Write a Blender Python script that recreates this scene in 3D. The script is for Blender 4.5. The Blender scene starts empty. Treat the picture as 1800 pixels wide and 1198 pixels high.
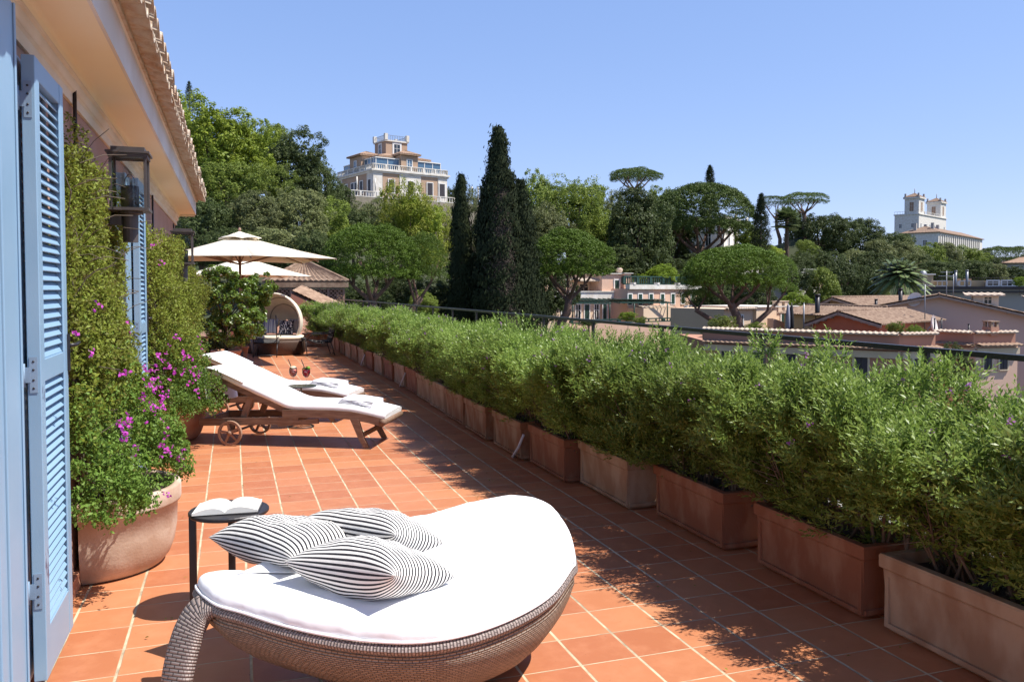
import bpy, math, random
import numpy as np
from mathutils import Vector, Matrix

# ------------------------------------------------------------------ camera
H = 1.6
TH = math.atan2(491, 1450)
PI_ = math.radians(2.13)
SH = -0.02
scn = bpy.context.scene
cd = bpy.data.cameras.new("camera"); cam = bpy.data.objects.new("camera", cd)
scn.collection.objects.link(cam); scn.camera = cam
cd.sensor_width = 36; cd.lens = 1450 / 1800 * 36; cd.shift_y = SH
cd.clip_start = 0.05; cd.clip_end = 6000
cam.location = (0, 0, H)
cam.rotation_euler = (math.pi / 2 - PI_, 0, -TH)

# ------------------------------------------------------------------ light
SUN = Vector((.457, -.244, .854)).normalized()
ELEV = math.asin(SUN.z)
w = bpy.data.worlds.new("World"); scn.world = w; w.use_nodes = True
nt = w.node_tree; bg = nt.nodes["Background"]
sky = nt.nodes.new("ShaderNodeTexSky"); sky.sky_type = 'NISHITA'; sky.sun_disc = False
sky.sun_elevation = ELEV; sky.sun_rotation = math.atan2(SUN.x, SUN.y)
sky.altitude = 1500; sky.air_density = 1.0; sky.dust_density = 0.2; sky.ozone_density = 4.0
# the photograph's sky is a soft even blue: a gentler gradient per channel
sp_ = nt.nodes.new("ShaderNodeSeparateColor"); cb_ = nt.nodes.new("ShaderNodeCombineColor"); nt.links.new(sky.outputs[0], sp_.inputs[0])
for i_, (v0, out_, g_) in enumerate(((.30,.315,.62),(.52,.49,.52),(.96,.92,.42))):
    k0 = .2274
    pw = nt.nodes.new("ShaderNodeMath"); pw.operation = 'POWER'; pw.inputs[1].default_value = g_
    ml_ = nt.nodes.new("ShaderNodeMath"); ml_.operation = 'MULTIPLY'; ml_.inputs[1].default_value = (out_/k0) / ((v0/k0)**g_)
    nt.links.new(sp_.outputs[i_], pw.inputs[0]); nt.links.new(pw.outputs[0], ml_.inputs[0])
    p2 = nt.nodes.new("ShaderNodeMath"); p2.operation = 'POWER'; p2.inputs[1].default_value = 2.6      # deeper blue overhead
    m2 = nt.nodes.new("ShaderNodeMath"); m2.operation = 'MULTIPLY'; m2.inputs[1].default_value = (out_*.78**g_/k0) / ((v0*.78/k0)**2.6)
    mn = nt.nodes.new("ShaderNodeMath"); mn.operation = 'MINIMUM'
    nt.links.new(sp_.outputs[i_], p2.inputs[0]); nt.links.new(p2.outputs[0], m2.inputs[0]); nt.links.new(ml_.outputs[0], mn.inputs[0]); nt.links.new(m2.outputs[0], mn.inputs[1]); nt.links.new(mn.outputs[0], cb_.inputs[i_])
nt.links.new(cb_.outputs[0], bg.inputs[0]); bg.inputs[1].default_value = 0.15
sl = bpy.data.lights.new("sun", 'SUN'); sl.energy = 5.0; sl.angle = math.radians(.5); sl.color = (1, .95, .87)
so = bpy.data.objects.new("sun", sl); scn.collection.objects.link(so)
so.rotation_euler = SUN.to_track_quat('Z', 'Y').to_euler()
scn.view_settings.view_transform = 'Standard'; scn.view_settings.look = 'None'
scn.view_settings.exposure = 0.6; scn.view_settings.gamma = 1
try:
    scn.cycles.max_bounces = 8; scn.cycles.diffuse_bounces = 3; scn.cycles.transparent_max_bounces = 16
except Exception: pass

# ------------------------------------------------------------------ survey helpers (photo is 1800 x 1198)
F_ = 1450.
FW = (math.sin(TH)*math.cos(PI_), math.cos(TH)*math.cos(PI_), -math.sin(PI_))
RT = (math.cos(TH), -math.sin(TH), 0)
UP = (math.sin(TH)*math.sin(PI_), math.cos(TH)*math.sin(PI_), math.cos(PI_))
def ray(px, py):
    a = (px-900)/F_; b = (599-py)/F_ + SH*1800/F_
    return [FW[i]+a*RT[i]+b*UP[i] for i in range(3)]
def ath(px, py, z=0.):
    d = ray(px, py); t = (z-H)/d[2]; return Vector((d[0]*t, d[1]*t, z))
def atX(px, py, X):
    d = ray(px, py); t = X/d[0]; return Vector((X, d[1]*t, H+d[2]*t))
def atD(px, py, D):
    d = ray(px, py); return Vector((d[0]*D, d[1]*D, H+d[2]*D))

# ------------------------------------------------------------------ materials
def nmat(name):
    m = bpy.data.materials.new(name); m.use_nodes = True
    t = m.node_tree; b = t.nodes["Principled BSDF"]
    return m, t, b
def N(t, kind, **kw):
    n = t.nodes.new(kind)
    for k, v in kw.items(): setattr(n, k, v)
    return n
def M(name, col, rough=.6, col2=None, scale=6, bump=0, bscale=60, metal=0, spec=.5, detail=5, stretch=None, contrast=(.35,.65)):
    m, t, b = nmat(name)
    b.inputs['Roughness'].default_value = rough; b.inputs['Metallic'].default_value = metal
    b.inputs['Specular IOR Level'].default_value = spec
    b.inputs['Base Color'].default_value = (*col, 1)
    tc = N(t, 'ShaderNodeTexCoord'); src = tc.outputs['Object']
    if stretch:
        mp = N(t, 'ShaderNodeMapping'); mp.inputs['Scale'].default_value = stretch
        t.links.new(src, mp.inputs[0]); src = mp.outputs[0]
    if col2:
        nz = N(t, 'ShaderNodeTexNoise'); nz.inputs['Scale'].default_value = scale; nz.inputs['Detail'].default_value = detail
        cr = N(t, 'ShaderNodeValToRGB'); cr.color_ramp.elements[0].position = contrast[0]; cr.color_ramp.elements[1].position = contrast[1]
        cr.color_ramp.elements[0].color = (*col, 1); cr.color_ramp.elements[1].color = (*col2, 1)
        t.links.new(src, nz.inputs['Vector']); t.links.new(nz.outputs['Fac'], cr.inputs[0]); t.links.new(cr.outputs[0], b.inputs['Base Color'])
    if bump:
        n2 = N(t, 'ShaderNodeTexNoise'); n2.inputs['Scale'].default_value = bscale; n2.inputs['Detail'].default_value = 6
        bp = N(t, 'ShaderNodeBump'); bp.inputs['Strength'].default_value = bump; bp.inputs['Distance'].default_value = .02
        t.links.new(src, n2.inputs['Vector']); t.links.new(n2.outputs['Fac'], bp.inputs['Height']); t.links.new(bp.outputs[0], b.inputs['Normal'])
    return m
def LEAF(name, cols, trans=.3, rough=.55, spec=.25):
    """leaf colours picked at random per leaf, with a wandering tone over the plant"""
    m, t, b = nmat(name)
    g = N(t, 'ShaderNodeNewGeometry'); oi = N(t, 'ShaderNodeObjectInfo')
    cr = N(t, 'ShaderNodeValToRGB'); el = cr.color_ramp.elements
    el[0].position = 0; el[0].color = (*cols[0], 1); el[1].position = 1; el[1].color = (*cols[-1], 1)
    for i, c in enumerate(cols[1:-1]):
        e = el.new((i+1)/(len(cols)-1)); e.color = (*c, 1)
    tc = N(t, 'ShaderNodeTexCoord'); nz = N(t, 'ShaderNodeTexNoise'); nz.inputs['Scale'].default_value = 5
    t.links.new(tc.outputs['Object'], nz.inputs['Vector'])
    mx = N(t, 'ShaderNodeMath', operation='MULTIPLY_ADD'); mx.inputs[1].default_value = .55
    ad = N(t, 'ShaderNodeMath', operation='MULTIPLY'); ad.inputs[1].default_value = .5
    t.links.new(nz.outputs['Fac'], ad.inputs[0]); t.links.new(g.outputs['Random Per Island'], mx.inputs[0]); t.links.new(ad.outputs[0], mx.inputs[2])
    t.links.new(mx.outputs[0], cr.inputs[0])
    hs = N(t, 'ShaderNodeHueSaturation')
    vr = N(t, 'ShaderNodeMapRange'); vr.inputs['To Min'].default_value = .8; vr.inputs['To Max'].default_value = 1.25
    t.links.new(oi.outputs['Random'], vr.inputs[0]); t.links.new(vr.outputs[0], hs.inputs['Value']); t.links.new(cr.outputs[0], hs.inputs['Color'])
    t.links.new(hs.outputs[0], b.inputs['Base Color'])
    b.inputs['Roughness'].default_value = rough; b.inputs['Specular IOR Level'].default_value = spec
    tr = N(t, 'ShaderNodeBsdfTranslucent'); ms = N(t, 'ShaderNodeMixShader'); ms.inputs[0].default_value = trans
    t.links.new(hs.outputs[0], tr.inputs[0])
    out = t.nodes['Material Output']
    t.links.new(b.outputs[0], ms.inputs[1]); t.links.new(tr.outputs[0], ms.inputs[2]); t.links.new(ms.outputs[0], out.inputs[0])
    return m
MT = {}
MT['plaster'] = M('plaster_cream', (.62,.50,.36), .9, (.56,.44,.30), 1.3, .15, 120)
MT['plaster_pink'] = M('plaster_pink', (.47,.27,.21), .9, (.40,.23,.17), 2.0, .2, 120)
MT['cornice'] = M('cornice_cream', (.78,.70,.57), .85, (.68,.58,.44), 2.5, .12, 90)
MT['fascia'] = M('fascia_white', (.76,.73,.69), .85, (.66,.60,.53), 1.5, .1, 90)
MT['soffit'] = M('soffit_cream', (.88,.79,.60), .85, (.85,.75,.54), 1.2, .08, 90)
MT['rooftile'] = M('roof_tile', (.42,.27,.17), .85, (.52,.45,.36), 14, .5, 70, contrast=(.3,.6))
MT['rooftile_b'] = M('roof_tile_brown', (.24,.15,.10), .95, (.37,.25,.17), 5, .3, 20, contrast=(.38,.62))
MT['rooftile_far'] = M('roof_tile_far', (.17,.105,.07), .95, (.31,.215,.15), 4.5, .3, 20, contrast=(.36,.64))
MT['blue'] = M('blue_paint', (.225,.365,.505), .36, (.25,.39,.525), 3, .05, 200)
MT['bluegrey'] = M('blue_grey_paint', (.20,.29,.40), .4, (.24,.33,.44), 6, .05, 200)
MT['metal_dark'] = M('dark_metal', (.035,.032,.035), .42, metal=.4)
MT['iron'] = M('bronze_iron', (.065,.055,.055), .5, (.085,.072,.07), 20)
MT['terracotta_pale'] = M('terracotta_pale', (.60,.485,.385), .9, (.42,.28,.195), 4.0, .12, 60, contrast=(.38,.66))
MT['terracotta_red'] = M('terracotta_red', (.42,.17,.09), .85, (.50,.27,.17), 5, .1, 60)
MT['terracotta_trough'] = M('terracotta_trough', (.27,.125,.062), .85, (.38,.26,.17), 4.5, .15, 50, contrast=(.42,.66), stretch=(1.6,1.6,.8))
MT['soil'] = M('soil', (.035,.022,.015), 1, (.06,.04,.025), 30, .8, 80)
MT['cushion'] = M('white_cloth', (.86,.86,.87), .9, bump=.12, bscale=14)
MT['cushion_cream'] = M('cream_cloth', (.72,.64,.50), .9, (.66,.57,.43), 4, .15, 20)
MT['towel'] = M('towel_white', (.78,.77,.80), 1, (.72,.71,.76), 40, .5, 300)
MT['wood'] = M('teak_weathered', (.17,.095,.06), .6, (.26,.165,.11), 5, .3, 60, stretch=(1.2,9,9))
MT['wood_pale'] = M('teak_pale', (.36,.22,.15), .65, (.27,.15,.10), 8, .3, 60)
MT['lattice'] = M('lattice_wood', (.24,.13,.09), .7, (.30,.17,.12), 6)
MT['grey_wood'] = M('grey_wood', (.30,.25,.20), .7, (.22,.18,.15), 5)
MT['canvas'] = M('canvas_white', (.80,.72,.58), .9, bump=.05, bscale=30)
MT['rattan'] = M('rattan_dark', (.075,.042,.028), .55, (.11,.065,.045), 60, .6, 160)
MT['black_cloth'] = M('black_mesh_cloth', (.012,.012,.014), .7)
MT['chrome'] = M('steel', (.6,.6,.6), .25, metal=1)
MT['paper'] = M('paper', (.80,.78,.72), .8)
MT['trunk'] = M('bark', (.12,.08,.055), .9, (.07,.05,.035), 8, .6, 30)
MT['trunk_pine'] = M('bark_pine', (.20,.115,.085), .9, (.11,.07,.05), 3, .6, 12)
MT['twig'] = M('bare_twigs', (.16,.125,.10), .9, (.10,.08,.06), 8)
MT['white_stone'] = M('white_stone', (.72,.69,.63), .85, (.60,.55,.47), 1.2)
MT['villa_ochre'] = M('villa_ochre', (.45,.31,.21), .9, (.40,.27,.185), .3)
MT['villa_cream'] = M('villa_cream', (.66,.58,.46), .9, (.60,.52,.41), .3)
MT['house_pink'] = M('house_pink', (.70,.47,.35), .9, (.62,.40,.29), .35, contrast=(.3,.7))
MT['house_peach'] = M('house_peach', (.74,.56,.40), .9, (.66,.49,.34), .3)
MT['house_salmon'] = M('house_salmon', (.46,.235,.16), .9, (.41,.21,.14), .5)
MT['house_orange'] = M('house_orange', (.44,.15,.075), .9, (.39,.13,.07), .6)
MT['house_mauve'] = M('house_mauve', (.54,.43,.37), .9, (.50,.39,.335), .12)
MT['house_grey'] = M('house_grey', (.38,.36,.33), .9)
MT['tufa'] = M('tufa_stone', (.30,.25,.19), .95, (.20,.18,.13), .8, .3, 6)
MT['house_ochre'] = M('house_ochre', (.50,.38,.22), .9, (.45,.34,.2), .4)
MT['green_shutter'] = M('green_shutter', (.02,.055,.04), .5)
MT['dark_shutter'] = M('dark_shutter', (.04,.035,.04), .6)
MT['white_frame'] = M('white_frame', (.72,.70,.66), .7)
MT['glass_dark'] = M('window_glass', (.02,.025,.03), .08, spec=.8)
MT['glass_blue'] = M('window_glass_sky', (.07,.14,.22), .12, spec=.8)
MT['asphalt_roof'] = M('flat_roof_dark', (.06,.05,.05), .9, (.085,.07,.065), .6)
MT['grey_metal'] = M('grey_metal', (.25,.26,.28), .5, metal=.6)
MT['ground'] = M('hill_ground', (.05,.05,.022), 1, (.03,.045,.015), .08)
MT['l_bright'] = LEAF('leaf_bright', [(0.162,0.232,0.026),(0.260,0.341,0.038),(0.406,0.450,0.058)])
MT['l_mid'] = LEAF('leaf_mid', [(0.109,0.162,0.027),(0.173,0.230,0.039),(0.273,0.307,0.058)])
MT['l_dark'] = LEAF('leaf_dark', [(0.050,0.074,0.025),(0.079,0.109,0.033),(0.126,0.150,0.046)])
MT['l_olive'] = LEAF('leaf_olive', [(0.118,0.143,0.052),(0.165,0.189,0.072),(0.248,0.254,0.104)])
MT['l_yellow'] = LEAF('leaf_yellow', [(0.184,0.241,0.029),(0.265,0.310,0.040),(0.414,0.391,0.069)])
MT['l_pine'] = LEAF('leaf_pine', [(0.050,0.098,0.010),(0.087,0.144,0.013),(0.136,0.197,0.021)], .15)
MT['l_pine_far'] = LEAF('leaf_pine_far', [(0.061,0.099,0.020),(0.091,0.138,0.026),(0.133,0.176,0.039)], .15)
MT['l_cypress'] = LEAF('leaf_cypress', [(0.017,0.025,0.010),(0.026,0.037,0.014),(0.042,0.051,0.020)], .1, .7, .2)
MT['l_orange'] = LEAF('leaf_citrus', [(0.060,0.108,0.015),(0.107,0.173,0.023),(0.202,0.270,0.043)], .3, .35, .5)
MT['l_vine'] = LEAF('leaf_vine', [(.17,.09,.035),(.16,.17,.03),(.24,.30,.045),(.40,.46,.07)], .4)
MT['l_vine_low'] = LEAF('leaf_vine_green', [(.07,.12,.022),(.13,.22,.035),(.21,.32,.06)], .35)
MT['l_hedge'] = LEAF('leaf_hedge', [(.115,.19,.038),(.22,.325,.062),(.38,.48,.135)], .40, .42, .4)
MT['l_lime'] = LEAF('leaf_lime', [(.13,.20,.02),(.20,.28,.03),(.26,.33,.05)], .35)
MT['l_palm'] = LEAF('leaf_palm', [(0.099,0.144,0.054),(0.158,0.216,0.082),(0.238,0.288,0.126)], .15, .4, .5)
MT['petal'] = LEAF('petal_magenta', [(0.475,0.028,0.323),(0.500,0.057,0.427),(0.500,0.133,0.475)], .3)
MT['petal_p'] = LEAF('petal_purple', [(.25,.07,.38),(.40,.14,.50),(.60,.30,.62)], .3)
def glass_mat(name, col=(1,1,1), rough=0.0, mixf=.12):
    m, t, b = nmat(name); t.nodes.remove(b)
    tr = N(t,'ShaderNodeBsdfTransparent'); tr.inputs[0].default_value=(*col,1)
    gl = N(t,'ShaderNodeBsdfGlossy'); gl.inputs['Roughness'].default_value=.03
    fr = N(t,'ShaderNodeFresnel'); fr.inputs[0].default_value=1.18; ms = N(t,'ShaderNodeMixShader')
    mm = N(t,'ShaderNodeMath', operation='ADD'); mm.inputs[1].default_value = mixf*.3
    t.links.new(fr.outputs[0], mm.inputs[0]); t.links.new(mm.outputs[0], ms.inputs[0])
    t.links.new(tr.outputs[0], ms.inputs[1]); t.links.new(gl.outputs[0], ms.inputs[2]); t.links.new(ms.outputs[0], t.nodes['Material Output'].inputs[0])
    return m
MT['glass'] = glass_mat('clear_glass', (.97,.98,.97))
MT['drink_pink'] = M('drink_pink', (.85,.25,.20), .2); MT['drink_red'] = M('drink_red', (.62,.03,.07), .2)
MT['foam'] = M('drink_foam', (.80,.62,.42), .6); MT['straw'] = M('black_straw', (.01,.01,.012), .5)
MT['lime'] = M('mint', (.16,.35,.03), .5)
MT['tabletop_glass'] = M('smoked_glass_top', (.05,.06,.06), .08, spec=.8)

def tile_mat():
    m, t, b = nmat('terracotta_floor_tiles')
    tc = N(t,'ShaderNodeTexCoord'); sx = N(t,'ShaderNodeSeparateXYZ'); t.links.new(tc.outputs['Object'], sx.inputs[0])
    def math_(op, a, bb=None, c=None):
        n = N(t,'ShaderNodeMath', operation=op)
        for i, v in enumerate((a, bb, c)):
            if v is None: continue
            if isinstance(v, (int, float)): n.inputs[i].default_value = v
            else: t.links.new(v, n.inputs[i])
        return n.outputs[0]
    wob = N(t,'ShaderNodeTexNoise'); wob.inputs['Scale'].default_value = 2.2; t.links.new(tc.outputs['Object'], wob.inputs['Vector'])
    wv = math_('MULTIPLY', math_('SUBTRACT', wob.outputs['Fac'], .5), .03)
    u = math_('ADD', math_('DIVIDE', math_('ADD', sx.outputs[0], .21), .267), wv)
    v = math_('ADD', math_('DIVIDE', math_('ADD', sx.outputs[1], -.513), .267), wv)
    fu = math_('FRACT', u); fv = math_('FRACT', v)
    du = math_('MINIMUM', fu, math_('SUBTRACT', 1, fu)); dv = math_('MINIMUM', fv, math_('SUBTRACT', 1, fv))
    gn = N(t,'ShaderNodeTexNoise'); gn.inputs['Scale'].default_value = 9; t.links.new(tc.outputs['Object'], gn.inputs['Vector'])
    wid = math_('MULTIPLY_ADD', gn.outputs['Fac'], .012, .018)
    wid2 = math_('MULTIPLY_ADD', gn.outputs['Fac'], .012, .006)
    e1 = math_('DIVIDE', du, wid); e2 = math_('DIVIDE', dv, wid2)
    e = math_('MINIMUM', e1, e2)
    grout = N(t,'ShaderNodeMapRange'); grout.inputs['From Min'].default_value = .7; grout.inputs['From Max'].default_value = 1.25
    t.links.new(e, grout.inputs[0])                       # 0 grout .. 1 tile
    cid = N(t,'ShaderNodeCombineXYZ'); t.links.new(math_('FLOOR', u), cid.inputs[0]); t.links.new(math_('FLOOR', v), cid.inputs[1])
    wn = N(t,'ShaderNodeTexWhiteNoise'); t.links.new(cid.outputs[0], wn.inputs['Vector'])
    cr = N(t,'ShaderNodeValToRGB'); el = cr.color_ramp.elements
    el[0].color = (.42,.152,.068,1); el[1].color = (.51,.215,.10,1); x = el.new(.5); x.color = (.465,.18,.08,1); x = el.new(.8); x.color=(.49,.195,.088,1); x = el.new(.12); x.color=(.40,.14,.062,1)
    t.links.new(wn.outputs['Value'], cr.inputs[0])
    # worn, scuffed blotches
    nz = N(t,'ShaderNodeTexNoise'); nz.inputs['Scale'].default_value = 7; nz.inputs['Detail'].default_value = 6; nz.inputs['Roughness'].default_value = .65
    t.links.new(tc.outputs['Object'], nz.inputs['Vector'])
    mr = N(t,'ShaderNodeMapRange'); mr.inputs['From Min'].default_value=.45; mr.inputs['From Max'].default_value=.75; mr.inputs['To Max'].default_value=.45
    t.links.new(nz.outputs['Fac'], mr.inputs[0])
    mx = N(t,'ShaderNodeMix', data_type='RGBA'); t.links.new(mr.outputs[0], mx.inputs[0]); t.links.new(cr.outputs[0], mx.inputs[6]); mx.inputs[7].default_value=(.60,.27,.14,1)
    nz2 = N(t,'ShaderNodeTexNoise'); nz2.inputs['Scale'].default_value = 1.1; nz2.inputs['Detail'].default_value = 3; t.links.new(tc.outputs['Object'], nz2.inputs['Vector'])
    mr2 = N(t,'ShaderNodeMapRange'); mr2.inputs['From Min'].default_value=.5; mr2.inputs['From Max'].default_value=.8; mr2.inputs['To Max'].default_value=.35
    t.links.new(nz2.outputs['Fac'], mr2.inputs[0])
    mxb = N(t,'ShaderNodeMix', data_type='RGBA'); t.links.new(mr2.outputs[0], mxb.inputs[0]); t.links.new(mx.outputs[2], mxb.inputs[6]); mxb.inputs[7].default_value=(.40,.13,.065,1)
    # grout, dirty in places
    gc = N(t,'ShaderNodeMix', data_type='RGBA'); gc.inputs[6].default_value=(.58,.50,.34,1); gc.inputs[7].default_value=(.34,.27,.18,1)
    g2 = N(t,'ShaderNodeMapRange'); g2.inputs['From Min'].default_value=.4; g2.inputs['From Max'].default_value=.65; t.links.new(nz.outputs['Fac'], g2.inputs[0]); t.links.new(g2.outputs[0], gc.inputs[0])
    mf = N(t,'ShaderNodeMix', data_type='RGBA'); t.links.new(grout.outputs[0], mf.inputs[0]); t.links.new(gc.outputs[2], mf.inputs[6]); t.links.new(mxb.outputs[2], mf.inputs[7])
    t.links.new(mf.outputs[2], b.inputs['Base Color'])
    rr = N(t,'ShaderNodeMapRange'); rr.inputs['To Min'].default_value=.85; rr.inputs['To Max'].default_value=.50; t.links.new(grout.outputs[0], rr.inputs[0]); t.links.new(rr.outputs[0], b.inputs['Roughness'])
    b.inputs['Specular IOR Level'].default_value = .35
    # each tile lies at its own slight level; pits
    n3 = N(t,'ShaderNodeTexNoise'); n3.inputs['Scale'].default_value=26; n3.inputs['Detail'].default_value=6; t.links.new(tc.outputs['Object'], n3.inputs['Vector'])
    drp = N(t,'ShaderNodeTexNoise'); drp.inputs['Scale'].default_value=48; drp.inputs['Detail'].default_value=2; t.links.new(tc.outputs['Object'], drp.inputs['Vector'])
    dm_ = N(t,'ShaderNodeMapRange'); dm_.inputs['From Min'].default_value=.70; dm_.inputs['From Max'].default_value=.76; dm_.inputs['To Max'].default_value=.6; t.links.new(drp.outputs['Fac'], dm_.inputs[0])
    mfd = N(t,'ShaderNodeMix', data_type='RGBA'); t.links.new(dm_.outputs[0], mfd.inputs[0]); t.links.new(mf.outputs[2], mfd.inputs[6]); mfd.inputs[7].default_value=(.20,.08,.045,1); t.links.new(mfd.outputs[2], b.inputs['Base Color'])
    hsum = math_('ADD', math_('MULTIPLY', n3.outputs['Fac'], .25), grout.outputs[0])
    bp = N(t,'ShaderNodeBump'); bp.inputs['Strength'].default_value=.5; bp.inputs['Distance'].default_value=.004
    t.links.new(hsum, bp.inputs['Height']); t.links.new(bp.outputs[0], b.inputs['Normal'])
    return m
MT['floor'] = tile_mat()

def wicker_mat(name, c1, c2, sc=1.0):
    """woven flat strands over UVs measured in metres"""
    m, t, b = nmat(name)
    uv = N(t,'ShaderNodeUVMap'); uv.uv_map='UVMap'
    br = N(t,'ShaderNodeTexBrick'); br.offset=.5; br.inputs['Scale'].default_value=1
    br.inputs['Brick Width'].default_value=.024*sc; br.inputs['Row Height'].default_value=.0125*sc
    br.inputs['Mortar Size'].default_value=.0016*sc; br.inputs['Mortar Smooth'].default_value=.6; br.inputs['Bias'].default_value=0
    br.inputs['Color1'].default_value=(*c1,1); br.inputs['Color2'].default_value=(*c2,1); br.inputs['Mortar'].default_value=(.03,.02,.015,1)
    t.links.new(uv.outputs[0], br.inputs['Vector']); t.links.new(br.outputs['Color'], b.inputs['Base Color'])
    inv = N(t,'ShaderNodeMath', operation='SUBTRACT'); inv.inputs[0].default_value=1; t.links.new(br.outputs['Fac'], inv.inputs[1])
    # every strand bulges over the one it crosses
    sx = N(t,'ShaderNodeSeparateXYZ'); t.links.new(uv.outputs[0], sx.inputs[0])
    wv = N(t,'ShaderNodeMath', operation='MULTIPLY'); wv.inputs[1].default_value=math.pi/(.0125*sc); t.links.new(sx.outputs[1], wv.inputs[0])
    sn = N(t,'ShaderNodeMath', operation='SINE'); t.links.new(wv.outputs[0], sn.inputs[0])
    ab = N(t,'ShaderNodeMath', operation='ABSOLUTE'); t.links.new(sn.outputs[0], ab.inputs[0])
    ml = N(t,'ShaderNodeMath', operation='MULTIPLY'); t.links.new(inv.outputs[0], ml.inputs[0]); t.links.new(ab.outputs[0], ml.inputs[1])
    bp = N(t,'ShaderNodeBump'); bp.inputs['Strength'].default_value=.9; bp.inputs['Distance'].default_value=.004
    t.links.new(ml.outputs[0], bp.inputs['Height']); t.links.new(bp.outputs[0], b.inputs['Normal'])
    b.inputs['Roughness'].default_value=.5
    return m
MT['wicker'] = wicker_mat('wicker_brown', (.32,.24,.18), (.22,.165,.125))
MT['wicker_grey'] = wicker_mat('wicker_grey', (.33,.265,.24), (.25,.20,.18))
def stripe_mat(name, cols, period, axis=1, warp=.002):
    m, t, b = nmat(name)
    uv = N(t,'ShaderNodeUVMap'); uv.uv_map='UVMap'; sx = N(t,'ShaderNodeSeparateXYZ'); t.links.new(uv.outputs[0], sx.inputs[0])
    d = N(t,'ShaderNodeMath', operation='DIVIDE'); d.inputs[1].default_value=period; t.links.new(sx.outputs[axis], d.inputs[0])
    fr = N(t,'ShaderNodeMath', operation='FRACT'); t.links.new(d.outputs[0], fr.inputs[0])
    cr = N(t,'ShaderNodeValToRGB'); cr.color_ramp.interpolation='CONSTANT'; el=cr.color_ramp.elements
    el[0].color=(*cols[0][1],1); el[0].position=0; el[1].color=(*cols[1][1],1); el[1].position=cols[1][0]
    for p, c in cols[2:]:
        e = el.new(p); e.color=(*c,1)
    t.links.new(fr.outputs[0], cr.inputs[0]); t.links.new(cr.outputs[0], b.inputs['Base Color'])
    nz = N(t,'ShaderNodeTexNoise'); nz.inputs['Scale'].default_value=18; tc=N(t,'ShaderNodeTexCoord'); t.links.new(tc.outputs['Object'], nz.inputs['Vector'])
    bp = N(t,'ShaderNodeBump'); bp.inputs['Strength'].default_value=.35; bp.inputs['Distance'].default_value=.01; t.links.new(nz.outputs['Fac'], bp.inputs['Height']); t.links.new(bp.outputs[0], b.inputs['Normal'])
    b.inputs['Roughness'].default_value=.95
    return m
BK, WH = (.018,.018,.024), (.80,.78,.74)
MT['stripes'] = stripe_mat('ticking_stripes', [(0,BK),(.46,WH)], .0205)
MT['stripes_blue'] = stripe_mat('blue_stripes', [(0,(.30,.32,.40)),(.3,(.12,.13,.25)),(.5,(.55,.55,.5)),(.7,(.2,.22,.35)),(.85,(.6,.6,.6))], .11, 0)
MT['stripes_chair'] = stripe_mat('chair_stripes', [(0,(.012,.012,.014)),(.86,(.30,.28,.26))], .10)
MT['pattern'] = M('dark_patterned_cloth', (.02,.02,.04), .9, (.6,.6,.62), 28, detail=0, contrast=(.53,.56))
MT['grey_cloth'] = M('grey_cloth', (.33,.33,.38), .9)
MT['red_cloth'] = M('red_cloth', (.40,.08,.06), .9)

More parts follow.
